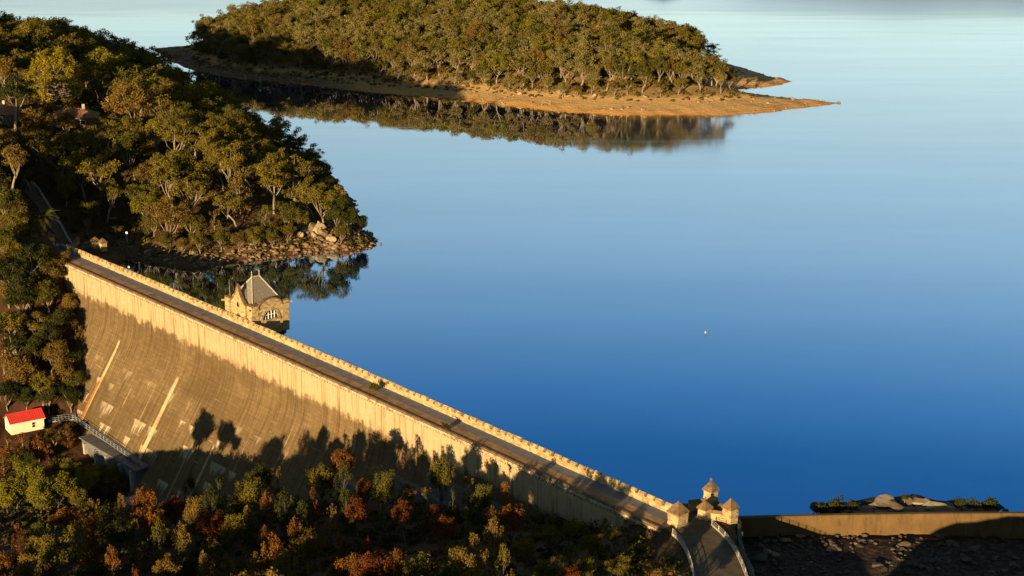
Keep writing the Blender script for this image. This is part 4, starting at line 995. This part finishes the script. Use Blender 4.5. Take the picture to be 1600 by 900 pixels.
# --- left bank, below the far end of the dam
lb = [(80,430,'d2',.85,'brown'),(98,412,'d0',.55,'brown'),(74,466,'d1',.85,'green'),(110,478,'d0',.55,'brown'),(22,508,'g3',.85,'olive'),(53,515,'g1',.8,'olive'),(12,464,'d0',.6,'brown'),(22,398,'d1',.75,'olive'),(4,380,'d2',.8,'green'),
      (118,520,'c1',.6,'brown'),(48,560,'c2',.7,'red'),(80,560,'d1',.8,'brown'),(30,590,'d2',.9,'brown'),(100,585,'d0',.75,'brown'),(118,560,'d1',.5,'darkgreen'),(65,600,'g3',.75,'olive'),(5,560,'c0',.8,'orange'),(10,620,'d1',.7,'darkgreen'),(110,625,'d2',.6,'darkgreen'),
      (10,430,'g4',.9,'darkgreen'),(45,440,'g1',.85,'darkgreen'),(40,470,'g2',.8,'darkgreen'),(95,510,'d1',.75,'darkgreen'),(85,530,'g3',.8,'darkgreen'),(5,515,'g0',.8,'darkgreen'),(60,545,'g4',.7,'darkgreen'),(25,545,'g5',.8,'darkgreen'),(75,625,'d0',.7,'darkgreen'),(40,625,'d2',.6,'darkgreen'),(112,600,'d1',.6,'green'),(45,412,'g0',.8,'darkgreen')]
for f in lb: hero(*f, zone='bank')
for px, py, key, s, c in ((12,700,'c0',.6,'orange'),(35,695,'c1',.55,'orange'),(60,700,'c2',.6,'orange'),(85,685,'d0',.5,'brown'),(105,685,'c3',.5,'orange'),(25,722,'d1',.45,'green'),(5,725,'c1',.5,'orange'),(75,705,'c0',.5,'red'),(45,722,'d2',.45,'darkgreen')): hero(px, py, key, s, c, zone='hut')

# --- headland
hd = [(85,112,'conifer',1.0,'pine'),(210,165,'g2',1.35,'brown'),(95,240,'g0',1.25,'olive'),(175,268,'g1',1.2,'olive'),(208,230,'g4',1.1,'green'),(270,265,'g2',1.1,'olive'),(300,300,'g5',1.0,'olive'),(505,312,'g0',.95,'olive'),(545,345,'d0',.75,'darkgreen'),(560,352,'d1',.6,'darkgreen'),(528,335,'d2',.9,'darkgreen'),(260,378,'d0',.5,'green'),(285,384,'d1',.45,'brown'),(312,378,'d2',.55,'olive'),(345,374,'d0',.6,'green'),(372,378,'d1',.5,'brown'),(400,372,'d2',.6,'olive'),(425,370,'d0',.55,'green'),(448,366,'d1',.5,'olive'),(240,352,'d0',.6,'olive'),(300,352,'d1',.7,'green'),(335,345,'c0',.7,'brown'),(415,345,'c1',.75,'olive'),(448,338,'d2',.75,'green'),(470,345,'d0',.6,'olive'),(495,272,'g3',.9,'green'),(478,252,'g5',.95,'green'),
      (330,215,'g2',1.1,'olive'),(385,230,'g0',1.1,'green'),(430,270,'g1',1.05,'olive'),(135,340,'d1',.9,'green'),(14,255,'g3',1.0,'brown'),(10,318,'d1',.9,'green'),(22,352,'d2',.8,'olive'),(45,262,'g1',.8,'darkgreen'),(375,300,'c2',1.1,'brown'),(265,340,'g4',1.0,'brown'),(215,115,'g5',1.2,'darkgreen'),(40,60,'g4',1.3,'olive'),(100,50,'g0',1.2,'green'),(20,150,'g1',1.2,'darkgreen'),(62,197,'d2',1.0,'brown'),(110,195,'g3',.8,'brown')]
hx = []; CON = onground(85, 112, 11)
for f in hd:
    e = hero(*f, zone='headland')
    if e: hx.append((e.location.x, e.location.y))
PATHW = [onground(*q)[:2] for q in ((113,388),(98,372),(80,345),(66,322),(52,303),(38,290))]
def hpt():
    x, y = RND.uniform(-320, -45), RND.uniform(490, 835)
    return (x, y)
cand = poisson(12000, hpt, 7.6, hx)
cx_ = np.array([c[0] for c in cand]); cy_ = np.array([c[1] for c in cand])
dd = sdf(HEAD, cx_, cy_); gg = ground(cx_, cy_); pd = linedist(PATHW, cx_, cy_); aa, ss = SA(cx_, cy_)
extra = []
for (x, y), d, g_, p_, a_, s_ in zip(cand, dd, gg, pd, aa, ss):
    if d < 3.5 or p_ < 6 or (a_ < 262 and s_ > -12) or s_ > 30: continue
    if math.hypot(x-CON[0], y-CON[1]) < 15: continue
    px, py = proj((x, y, g_+8))
    if px < -420 or px > 640 or py < 0: continue
    if px < 172 and 70 < py < 190 and y < CON[1]: continue
    if 125 < px < 235 and 345 < py < 420: continue         # open grassy bank by the water
    if -5 < px < 150 and 300 < py < 420 and p_ < 14: continue
    extra.append((x, y, g_, px, py, d))
RND.shuffle(extra)
HEADX = extra
woodl = Wood()
def size_key(): return pick([('g0', 1), ('g1', 1), ('g2', 1), ('g3', 1), ('g4', 1), ('g5', 1), ('d0', .35), ('d1', .35), ('d2', .35)])
# --- island
def ipt():
    return (RND.uniform(-190, 125), RND.uniform(750, 985))
cand = poisson(24000, ipt, 5.4)
cx_ = np.array([c[0] for c in cand]); cy_ = np.array([c[1] for c in cand]); iz, idd = island(cx_, cy_)
ISX = []
for (x, y), z, d in zip(cand, iz, idd):
    if d < 0.5 or (x > 112 and d < 6) : continue
    px, py = proj((x, y, z+6))
    if px < 268 or px > 1142: continue
    if px > 1115 and py < 105: continue
    ISX.append((x, y, z, px, py, d))
ISX.sort(key=lambda q: q[4], reverse=True)
NBUDGET = 310
n_front = len(TREES)
hl_n = min(len(HEADX), 78)
left = max(0, NBUDGET-n_front-hl_n)
HEADX.sort(key=lambda q: (q[3] < -25, q[1]))
for i, (x, y, g_, px, py, d) in enumerate(HEADX):
    s = RND.uniform(.72, 1.08)*(1.08 if px < 330 else 1.0)
    if d < 16: s *= .78
    c = pick(GREENS); k = size_key()
    if d < 9: s = RND.uniform(.36, .55); k = RND.choice(('d0', 'd1', 'd2'))
    if i < hl_n: tree(k, x, y, g_-.15, s, RND.random()*6.28, c, info={'zone': 'headland'}, sz=s*RND.uniform(.8, 1.18))
    else: woodl.add(k, x, y, g_-.15, s, RND.random()*6.28, 1+['olive', 'green', 'darkgreen', 'yellowgreen', 'brown'].index(c))
woodv = Wood()                                   # the forest goes on below the frame, placed to shade the rows in view
for (px, py) in poisson(3000, lambda: (RND.uniform(-200, 690), RND.uniform(928, 1075)), 30):
    q = onground(px, py, 6.0)
    if q: woodv.add(pick([('c0', 1), ('c1', 1), ('c2', 1), ('d0', 1), ('d1', 1)]), q[0], q[1], q[2]-.15, RND.uniform(.6, .95), RND.random()*6.28, RND.choice((1, 2, 3, 5, 5)))
woodv.build('woodland', [M['darkbark'], M['olive'], M['green'], M['darkgreen'], M['yellowgreen'], M['brown']])
woodi = Wood()
for i, (x, y, z, px, py, d) in enumerate(ISX):
    s = RND.uniform(.72, 1.02)
    if d < 6: s *= .66
    c = pick([('olive', 3), ('sage', 4), ('green', 2.0), ('brown', 1.3), ('yellowgreen', 1.3)]); k = size_key()
    if i < left: tree(k, x, y, z-.15, s, RND.random()*6.28, c, info={'zone': 'island'}, sz=s*RND.uniform(.75, 1.1))
    elif y < 960: woodi.add(k, x, y, z-.15, s, RND.random()*6.28, 1+['olive', 'green', 'sage', 'yellowgreen', 'brown'].index(c))
WM = [M['bark'], M['olive'], M['green'], M['darkgreen'], M['yellowgreen'], M['brown']]
if woodl.V: woodl.build('woodland', WM)
WM2 = list(WM); WM2[3] = M['sage']
if woodi.V: woodi.build('woodland', WM2)
print('TREES', len(TREES), 'head', len(HEADX), 'isl', len(ISX), 'front', n_front, 'left', left)

# ------------------------------------------------------------------ PALM
q = onground(66, 350, 3); palm_s = 1.25; palm = empty('palm_tree', (q[0], q[1], q[2]-.2), 'date palm with arching fronds growing beside the dirt path', 'palm')
mb = MB(); mb.tube([(0, 0, -1), (0, 0, 0), (.05, 0, 2.5), (0, 0, 5.2)], [.6, .55, .45, .5], 8); mb.build('trunk', M['darkbark'], palm)
M['palm'] = foliage('palm_frond', (0.085, 0.082, 0.018)); M['palmheart'] = foliage('palm_heart', (0.20, 0.085, 0.02))
def frond_mesh():
    Vs = []; Fs = []; n = 16
    def pt(u): return (4.8*u*(1-.12*u), 0, 2.2*u-3.3*u*u)
    for i in range(n):
        u0, u1 = i/n, (i+1)/n; p0, p1 = pt(u0), pt(u1); o_ = len(Vs)
        Vs += [(p0[0], -.05, p0[2]), (p0[0], .05, p0[2]), (p1[0], .04, p1[2]), (p1[0], -.04, p1[2])]; Fs.append((o_, o_+1, o_+2, o_+3))
        L = 1.0*math.sin(math.pi*min(1, .15+.8*u0))
        for sg in (1, -1):
            for k_ in (0, .5):
                o_ = len(Vs); xa = p0[0]+(p1[0]-p0[0])*k_; za = p0[2]+(p1[2]-p0[2])*k_
                Vs += [(xa, 0, za), (xa+.11, 0, za), (xa+.50, sg*L*.8, za-.35*L), (xa+.44, sg*L*.8, za-.35*L)]; Fs.append((o_, o_+1, o_+2, o_+3))
    me = bpy.data.meshes.new('frond'); me.from_pydata(Vs, [], Fs); me.materials.append(M['palm']); return me
fm = frond_mesh()
for k in range(34):
    o = bpy.data.objects.new('frond', fm); COL.objects.link(o); o.parent = palm; o.location = (0, 0, 5.2)
    tilt = RND.uniform(-1.0, .25); o.rotation_euler = (0, -tilt*-1 if False else -tilt*.9-.35, k*2.4); o.scale = (RND.uniform(1.0, 1.3),)*3
mb = MB(); mb.lathe([(.3, 4.9), (.75, 5.2), (.6, 5.7), (.2, 6.0)], 8); mb.build('heart', M['palmheart'], palm)

# ------------------------------------------------------------------ ROCKS
import bmesh
def rock_mesh(seed):
    rng = np.random.default_rng(seed); bm = bmesh.new(); bmesh.ops.create_icosphere(bm, subdivisions=3, radius=1)
    pl = [(Vector(v).normalized(), rng.uniform(.36, .68)) for v in rng.normal(size=(13, 3))]
    for v in bm.verts:
        p = v.co.copy()
        for n_, d_ in pl:
            k_ = p.dot(n_)
            if k_ > d_: p -= n_*(k_-d_)*.98
        p *= 1+.05*math.sin(p.x*9+seed)*math.sin(p.y*8)*math.cos(p.z*11)
        v.co = p
    me = bpy.data.meshes.new('boulder'); bm.to_mesh(me); bm.free(); me.materials.append(M['rock']); return me
ROCKM = [rock_mesh(900+i) for i in range(7)]
ROCKS = []
def rock(x, y, z, sx, sy, sz, mat, zone):
    o = bpy.data.objects.new('boulder', RND.choice(ROCKM)); COL.objects.link(o); o.location = (x, y, z); o.scale = (sx, sy, sz)
    o.rotation_euler = (RND.uniform(-.15, .15), RND.uniform(-.15, .15), RND.random()*6.28); o.material_slots[0].link = 'OBJECT'; o.material_slots[0].material = M[mat]
    ROCKS.append(dict(o=o, zone=zone, mat=mat, p=(x, y, z), s=max(sx, sy))); return o
def rockpx(px, py, s, mat, zone, fl=.6, fn=ground, k=.25):
    q = onground(px, py, 0, fn)
    if q: rock(q[0], q[1], q[2]+s*fl*k, s*RND.uniform(.85, 1.3), s*RND.uniform(.8, 1.1), s*fl*RND.uniform(.8, 1.25), mat, zone)
for px, py, s in ((478,366,2.2),(488,362,2.4),(497,366,2.6),(507,370,2.2),(490,372,1.8),(514,375,1.8),(520,380,1.5),(500,356,1.7),(484,354,1.6),(470,372,1.5)): rockpx(px, py, s, 'palerock', 'point', .95)
for px, py, s in ((178,344,1.7),(232,395,1.5),(305,398,1.7),(285,402,1.5),(262,407,1.2),(330,404,1.1)): rockpx(px, py, s, 'palerock', 'shore', .6)
for k in range(46):
    px = RND.uniform(215, 588); py = np.interp(px, [215, 320, 400, 490, 560, 588], [404, 416, 404, 392, 388, 380])-RND.uniform(-1, 11)
    rockpx(px, py, RND.uniform(.5, 1.5), 'rock' if RND.random() < .75 else 'palerock', 'shore' if px < 440 else 'point', .6)
rock(W(595, 382, 0)[0], W(595, 382, 0)[1], .1, .8, .6, .5, 'rock', 'point')
for k in range(34):
    px = RND.uniform(420, 1120); py = np.interp(px, [420, 600, 700, 980, 1120], [117, 133, 137, 154, 152])+RND.uniform(-4, 5)
    rockpx(px, py, RND.uniform(.6, 1.5), 'palerock', 'island', .7, island)
for k in range(16):
    px = RND.uniform(255, 430); py = np.interp(px, [255, 330, 430], [84, 110, 126])+RND.uniform(-4, 4)
    rockpx(px, py, RND.uniform(.6, 1.4), 'rock', 'islandleft', .55, island)
oc = [(1300,797,2.2,'darkstone'),(1330,792,2.4,'rock'),(1352,794,2.4,'rock'),(1365,784,1.5,'palerock'),(1385,779,2.8,'palerock'),(1372,780,1.6,'palerock'),(1400,786,2.2,'rock'),(1418,778,1.5,'rock'),(1435,778,1.8,'palerock'),(1448,781,1.6,'palerock'),(1462,784,2.2,'palerock'),(1410,795,3.4,'rock'),(1440,793,2.8,'rock'),(1470,793,3.2,'rock'),(1380,798,2.8,'rock'),(1425,800,1.4,'palerock'),(1495,796,2.6,'rock'),(1480,788,1.8,'palerock'),(1515,797,2.2,'rock'),(1535,799,2.0,'darkstone'),(1555,801,1.6,'darkstone'),(1340,800,2.6,'rock'),(1455,799,2.4,'darkstone'),(1275,800,1.2,'darkstone'),(1315,799,2.0,'rock'),(1350,797,2.2,'rock'),(1395,792,2.6,'rock'),(1505,800,2.4,'rock'),(1525,794,1.8,'rock'),(1490,802,2.4,'darkstone'),(1570,803,1.5,'rock')]
for px, py, s, m in oc:
    zt = np.interp(px, [1260, 1330, 1390, 1450, 1560], [.8, 1.6, 2.8, 2.7, 1.0])-(0.0 if py < 790 else .8)
    x, y, z = W(px, py+3, zt); rock(x, y, zt-.5, s*1.5, s, s*.40, m, 'outcrop')
for k in range(34):
    px = RND.uniform(1285, 1550); zt = np.interp(px, [1280, 1340, 1390, 1450, 1555], [.8, 1.8, 2.7, 2.6, .8])*RND.uniform(.35, 1.0); py = np.interp(zt, [.3, 2.8], [802, 783])
    x, y, z = W(px, py, zt); s_ = RND.uniform(.7, 1.9); rock(x, y, zt-.35, s_*1.5, s_, s_*RND.uniform(.28, .42), RND.choice(('rock', 'rock', 'palerock', 'darkrock')), 'outcrop')
for k in range(42):
    px = RND.uniform(1185, 1600); py = RND.uniform(838, 897)
    if px < 1240 and py > 880: continue
    rockpx(px, py, RND.uniform(.5, 1.6), 'rock' if px < 1340 and RND.random() < .6 else 'darkrock', 'channel', .4)

rv = []; rf_ = []; nb_ = 0; me_ = ROCKM[0]; bv = np.array([v.co[:] for v in rock_mesh(950).vertices][::1]); 
bm_ = bmesh.new(); bmesh.ops.create_icosphere(bm_, subdivisions=1, radius=1); iv = np.array([v.co[:] for v in bm_.verts]); if_ = np.array([[v.index for v in f.verts] for f in bm_.faces]); bm_.free()
rg = np.random.default_rng(31)
for k in range(1500):
    x = rg.uniform(43, 112); y = rg.uniform(268, 304.5)
    if fbm(np.array([x*.12]), np.array([y*.12]))[0] < -.06: continue
    s_ = rg.uniform(.12, .62)*(.6+rg.random()*.6); q = iv*rg.uniform(.6, 1.25, (len(iv), 1))*np.array([s_*1.3, s_, s_*.55])
    c_, n_ = math.cos(k), math.sin(k); q = np.stack([q[:, 0]*c_-q[:, 1]*n_+x, q[:, 0]*n_+q[:, 1]*c_+y, q[:, 2]+G1(x, y)+.1], 1); rv.append(q); rf_.append(if_+nb_); nb_ += len(iv)
stuff(np_mesh_obj('gravel', np.concatenate(rv), np.concatenate(rf_), [M['darkrock']]))

def rubble(name, pts, mat, lo, hi):
    rv = []; rf = []; nb = 0
    for k, (x, y, z) in enumerate(pts):
        s_ = rg.uniform(lo, hi)*(.5+rg.random()**2*.9); q = iv*rg.uniform(.6, 1.25, (len(iv), 1))*np.array([s_*1.3, s_, s_*.6])
        c_, n_ = math.cos(k), math.sin(k); rv.append(np.stack([q[:, 0]*c_-q[:, 1]*n_+x, q[:, 0]*n_+q[:, 1]*c_+y, q[:, 2]+z+.08], 1)); rf.append(if_+nb); nb += len(iv)
    stuff(np_mesh_obj(name, np.concatenate(rv), np.concatenate(rf), [mat]))
X = rg.uniform(-135, -35, 9000); Y = rg.uniform(480, 580, 9000); Z = ground(X, Y); D_ = sdf(HEAD, X, Y); ok = (D_ > -2.5) & (D_ < 9) & (Z > -.1) & (SA(X, Y)[1] < -2)
rubble('gravel', [(x, y, z) for x, y, z, k_ in zip(X, Y, Z, ok) if k_][:1100], M['rock'], .3, .95)
X = rg.uniform(-190, 150, 14000); Y = rg.uniform(735, 900, 14000); Z, D_ = island(X, Y); ok = (Z > -.05) & (Z < 4.2) & (D_ < 1.5)
P_ = [(x, y, z) for x, y, z, k_ in zip(X, Y, Z, ok) if k_ and rg.random() < (.75 if x < -70 else .22)][:1100]
rubble('gravel', P_, M['palerock'], .25, .75)

# ------------------------------------------------------------------ SHRUBS that stand alone
SHR = []
def shrub(px, py, s, c, label, group=None, zt=None):
    if zt is None:
        q = onground(px, py)
        if not q: return
    else: q = W(px, py, zt)
    e = tree(RND.choice(('s0', 's1', 's2')), q[0], q[1], q[2]-.2-(.75*s if zt is not None and zt < 5 else 0), s*(.85 if zt is not None and zt < 5 else 1), RND.random()*6.28, c, info={'zone': 'own'}); tag(e, label, 'shrub', group)
shrub(584, 612, .62, 'green', 'bright green shrub sprouting from the verge halfway along the dam road', None, 6.05)
shrub(697, 672, .45, 'darkgreen', 'dark tuft of shrub on the dam edge right of the green one', None, 6.05)
for px, py, s, c, l in ((1282,800,.85,'darkgreen','dark shrub at the left foot of the rock outcrop behind the spillway wall'),(1305,797,1.0,'darkgreen','second dark shrub from the left on the rock outcrop'),(1330,794,.8,'darkgreen','dark shrub beside the pale slabs on the rock outcrop'),(1414,779,.45,'darkgreen','tiny dark shrub on the very top of the rock outcrop'),(1500,789,.7,'darkgreen','dark shrub right of the pale slabs on the rock outcrop'),(1522,792,.75,'darkgreen','dark round shrub near the right end of the rock outcrop'),(1545,794,1.0,'darkgreen','largest dark shrub at the right end of the rock outcrop'),(1572,803,.5,'darkgreen','small dark shrub at the far right foot of the rock outcrop')):
    shrub(px, py, s, c, l, 'dark shrubs on the rock outcrop', np.interp(px, [1280, 1330, 1414, 1500, 1572], [.6, 1.3, 3.4, 2.2, .3]))

# ------------------------------------------------------------------ UNDERGROWTH (nobody could count it)
def undergrowth(name, pts, mats, size=.55, n=46, seed=5, big=1.0):
    rng = np.random.default_rng(seed); Vs = []; Ts = []; Ms = []
    for (x, y, z, s) in pts:
        s *= big; k_ = int(n*(.6+.8*rng.random())); d = rng.normal(size=(k_, 3)); d[:, 2] = np.abs(d[:, 2]); d /= np.linalg.norm(d, axis=1)[:, None]
        p = d*(rng.random(k_)**.4)[:, None]*np.array([s*1.15, s*1.15, s*.95])+np.array([x, y, z-.1])
        nn = d+rng.normal(size=(k_, 3))*.6; nn /= np.linalg.norm(nn, axis=1)[:, None]; a = np.cross(nn, rng.normal(size=(k_, 3))); a /= np.linalg.norm(a, axis=1)[:, None]; b = np.cross(nn, a)
        w = size*(.5+rng.random(k_))[:, None]; Vs.append(np.stack([p-a*w*.5, p-b*w*.36, p+a*w*.5, p+b*w*.36], 1).reshape(-1, 3))
        Ts.append(np.clip(rng.random()*.75+.25*rng.random(k_), 0, 1)); Ms.append(np.full(k_, rng.integers(len(mats))))
    V = np.concatenate(Vs); return stuff(np_mesh_obj(name, V, np.arange(len(V)).reshape(-1, 4), mats, np.concatenate(Ts), np.concatenate(Ms)))
rng = np.random.default_rng(77)
# headland and left bank
N_ = 9000; X = rng.uniform(-240, -42, N_); Y = rng.uniform(400, 800, N_); d = sdf(HEAD, X, Y); a_, s_ = SA(X, Y); Z = ground(X, Y); pd = linedist(PATHW, X, Y)
ok = (((d > 2.5) & (s_ < -2)) | ((s_ > 4) & (a_ > 205))) & (pd > 3.2) & (Z > .8) & (np.hypot(X-HUT[0], Y-HUT[1]) > 6.5) & ~((a_ < 252) & (s_ > -2) & (s_ < 10)) & ~((a_ > 196) & (a_ < 250) & (s_ > 4) & (s_ < 10) & (Z > -4))
pts = [(x, y, z, (.75 if dd_ < 9 else 1.3)*rng.uniform(.6, 1.9)) for x, y, z, dd_, k_ in zip(X, Y, Z, np.where(d > 0, d, 99), ok) if k_][:6000]
undergrowth('undergrowth', pts, [M['scrub'], M['scrub'], M['green'], M['green'], M['darkgreen'], M['olive']], .55, 52, 1)
# valley
N_ = 7000; X = rng.uniform(-190, 38, N_); Y = rng.uniform(255, 445, N_); a_, s_ = SA(X, Y); Z = ground(X, Y); fs = np.array([face_s(z) for z in Z])
ok = (s_ > fs+1.5) & (a_ < 215) & (linedist(ROADC, X, Y) > 7.0) & (np.hypot(X-HUT[0], Y-HUT[1]) > 7) & (X < 33) & ~((a_ > 150) & (a_ < 200) & (s_ < 32))
pts = [(x, y, z, rng.uniform(.6, 1.4)*(1.9 if abs(s__-s0_-8) < 9 else 1)) for x, y, z, k_, s__, s0_ in zip(X, Y, Z, ok, s_, np.interp(a_, [-60, 10, 40, 66, 78, 92, 112, 150, 220], [-4, 2, 8, 14, 30, 48, 56, 62, 74])) if k_][:4200]
undergrowth('undergrowth', pts, [M['darkgreen'], M['darkgreen'], M['darkgreen'], M['scrub']], .55, 46, 2)  # dark greens paint in the shade between the crowns
# island
N_ = 9000; X = rng.uniform(-190, 140, N_); Y = rng.uniform(745, 960, N_); Z, d = island(X, Y)
ok = (d > -1.5) & (X < 112)
pts = [(x, y, z, rng.uniform(.7, 2.1)*(.5 if dd_ < 3 else 1)) for x, y, z, dd_, k_ in zip(X, Y, Z, d, ok) if k_][:5600]
undergrowth('undergrowth', pts, [M['scrub'], M['olive'], M['green'], M['olive'], M['brown']], .6, 40, 3)

# ------------------------------------------------------------------ LABELS for the many trees and boulders
CW = dict(sage='grey-olive', olive='olive', green='mid-green', darkgreen='dark green', yellowgreen='yellow-green', brown='golden-brown', orange='orange', red='rust-red', pine='bright yellow-green')
SW = dict(g='spreading gum', d='bushy tree', c='feathery tree')
ORD = ['first', 'second', 'third', 'fourth', 'fifth', 'sixth', 'seventh', 'eighth', 'ninth', 'tenth', 'eleventh', 'twelfth', 'thirteenth', 'fourteenth', 'fifteenth', 'sixteenth', 'seventeenth', 'eighteenth', 'nineteenth', 'twentieth']
def bin_(v, edges, names):
    for e_, n_ in zip(edges, names):
        if v < e_: return n_
    return names[-1]
def assign(items, cat, noun):
    cells = {}
    for it in items: cells.setdefault((it['where'], it['noun']), []).append(it)
    for (where, noun_), L in cells.items():
        L.sort(key=lambda q: q['px'])
        for i, it in enumerate(L):
            if len(L) == 1: lab = f"{it['noun']} {where}"
            elif i == 0: lab = f"leftmost {it['noun']} {where}"
            elif i == len(L)-1: lab = f"rightmost {it['noun']} {where}"
            else: lab = f"{ORD[min(i, 19)]} {it['noun']} from the left {where}"
            tag(it['o'], lab, cat, it['group'])
items = []
for r_ in TREES:
    z_ = r_['info'].get('zone')
    if z_ == 'own' or r_['key'][0] == 's' and z_ is None: continue
    x, y, z = r_['p']; k0 = r_['key'][0]
    if r_['key'] == 'conifer': tag(r_['o'], 'huge rounded bright yellow-green conifer above the terracotta roofs on the headland', 'tree', 'trees on the wooded headland'); continue
    px, py = proj((x, y, z+(15 if k0 == 'g' else 12)*r_['s']*.6)); r_['px'] = px
    noun = CW[r_['colour']]+' '+(SW.get(k0) if r_['key'][0] != 's' else 'low shrub')
    if z_ == 'valley':
        w = bin_(px, (240, 430, 620, 780, 900), ('below the red-roofed hut', 'below the outlet works', 'below mid dam', "below the dam's right half", "near the dam's right end", 'beside the curved road'))
        w = bin_(py, (772, 815, 860), ('nearest the dam', 'in the second row', 'in the third row', 'in the lowest row'))+' '+w; gr = 'trees in the valley below the dam'
    elif z_ == 'bank': w = bin_(py, (450, 500, 560), ('by the far end of the dam road', 'high on the shaded bank left of the dam', 'halfway down the bank left of the dam', 'on the bank just above the red-roofed hut')); gr = 'trees on the bank left of the dam'
    elif z_ == 'hut': w = 'on the slope just below the red-roofed hut'; gr = 'trees below the hut'
    elif z_ == 'headland':
        w = bin_(px, (80, 160, 260, 360, 450), ('above the palm', "above the dam's far end", 'behind the far pillars', 'behind the valve tower', 'on mid headland', 'near the headland point'))
        w = bin_(py, (110, 170, 230, 290), ('on the skyline', 'in upper wood', 'in middle wood', 'in lower wood', 'by the shore'))+' '+w; gr = 'trees on the wooded headland'
    else:
        w = bin_(px, (400, 480, 560, 640, 720, 800, 880, 960, 1040), ("at the island's left tip", 'above the dark rocky island shore', 'where the orange island beach begins', 'left of mid island beach', 'at the middle of the island beach', 'right of mid island beach', 'above the wide orange island sand', 'above the widest orange island sand', "left of the island's sand spits", "beside the island's sand spits")); gr = 'trees along the island shore'
    items.append(dict(o=r_['o'], where=w, noun=noun, px=px, group=gr))
assign(items, 'tree', 'tree')
items = []
for r_ in ROCKS:
    px, py = proj(r_['p']); sz = 'big' if r_['s'] > 1.9 else 'small' if r_['s'] < 1.0 else 'medium'
    noun = sz+' '+{'rock': 'brown boulder', 'palerock': 'pale boulder', 'darkstone': 'very dark boulder', 'darkrock': 'dark boulder'}[r_['mat']]
    zz = r_['zone']
    if zz == 'point': w = bin_(px, (500, 545), ('in the headland rock pile', 'right of the headland rock pile', 'at the tip of the headland point'))
    elif zz == 'shore': w = bin_(px, (260, 350), ('on the shore left of the valve tower', 'on the shore behind the valve tower', 'on the shore right of the valve tower'))
    elif zz == 'island': w = bin_(px, (560, 700, 840, 980), ('where the orange island beach begins', 'under the trees left on the island beach', 'under the trees at mid island beach', 'above the wide orange island sand', "near the island's sand spits"))
    elif zz == 'islandleft': w = bin_(px, (330, 390), ("at the island's grassy left tip", "on the island's dark left shore", 'on the dark shore before the orange beach'))
    elif zz == 'outcrop': w = bin_(px, (1370, 1450), ('on the left of the spillway outcrop', 'in the middle of the spillway outcrop', 'on the right of the spillway outcrop'))
    else: w = bin_(px, (1300, 1420), ('in the channel near the retaining wall', 'in the middle of the channel', 'at the right of the channel'))
    gr = {'point': 'boulders on the headland', 'shore': 'boulders on the headland', 'island': 'boulders on the island', 'islandleft': 'boulders on the island', 'outcrop': 'rocks of the outcrop behind the spillway', 'channel': 'rocks in the spillway channel'}[zz]
    items.append(dict(o=r_['o'], where=w, noun=noun, px=px, group=gr))
assign(items, 'boulder', 'boulder')
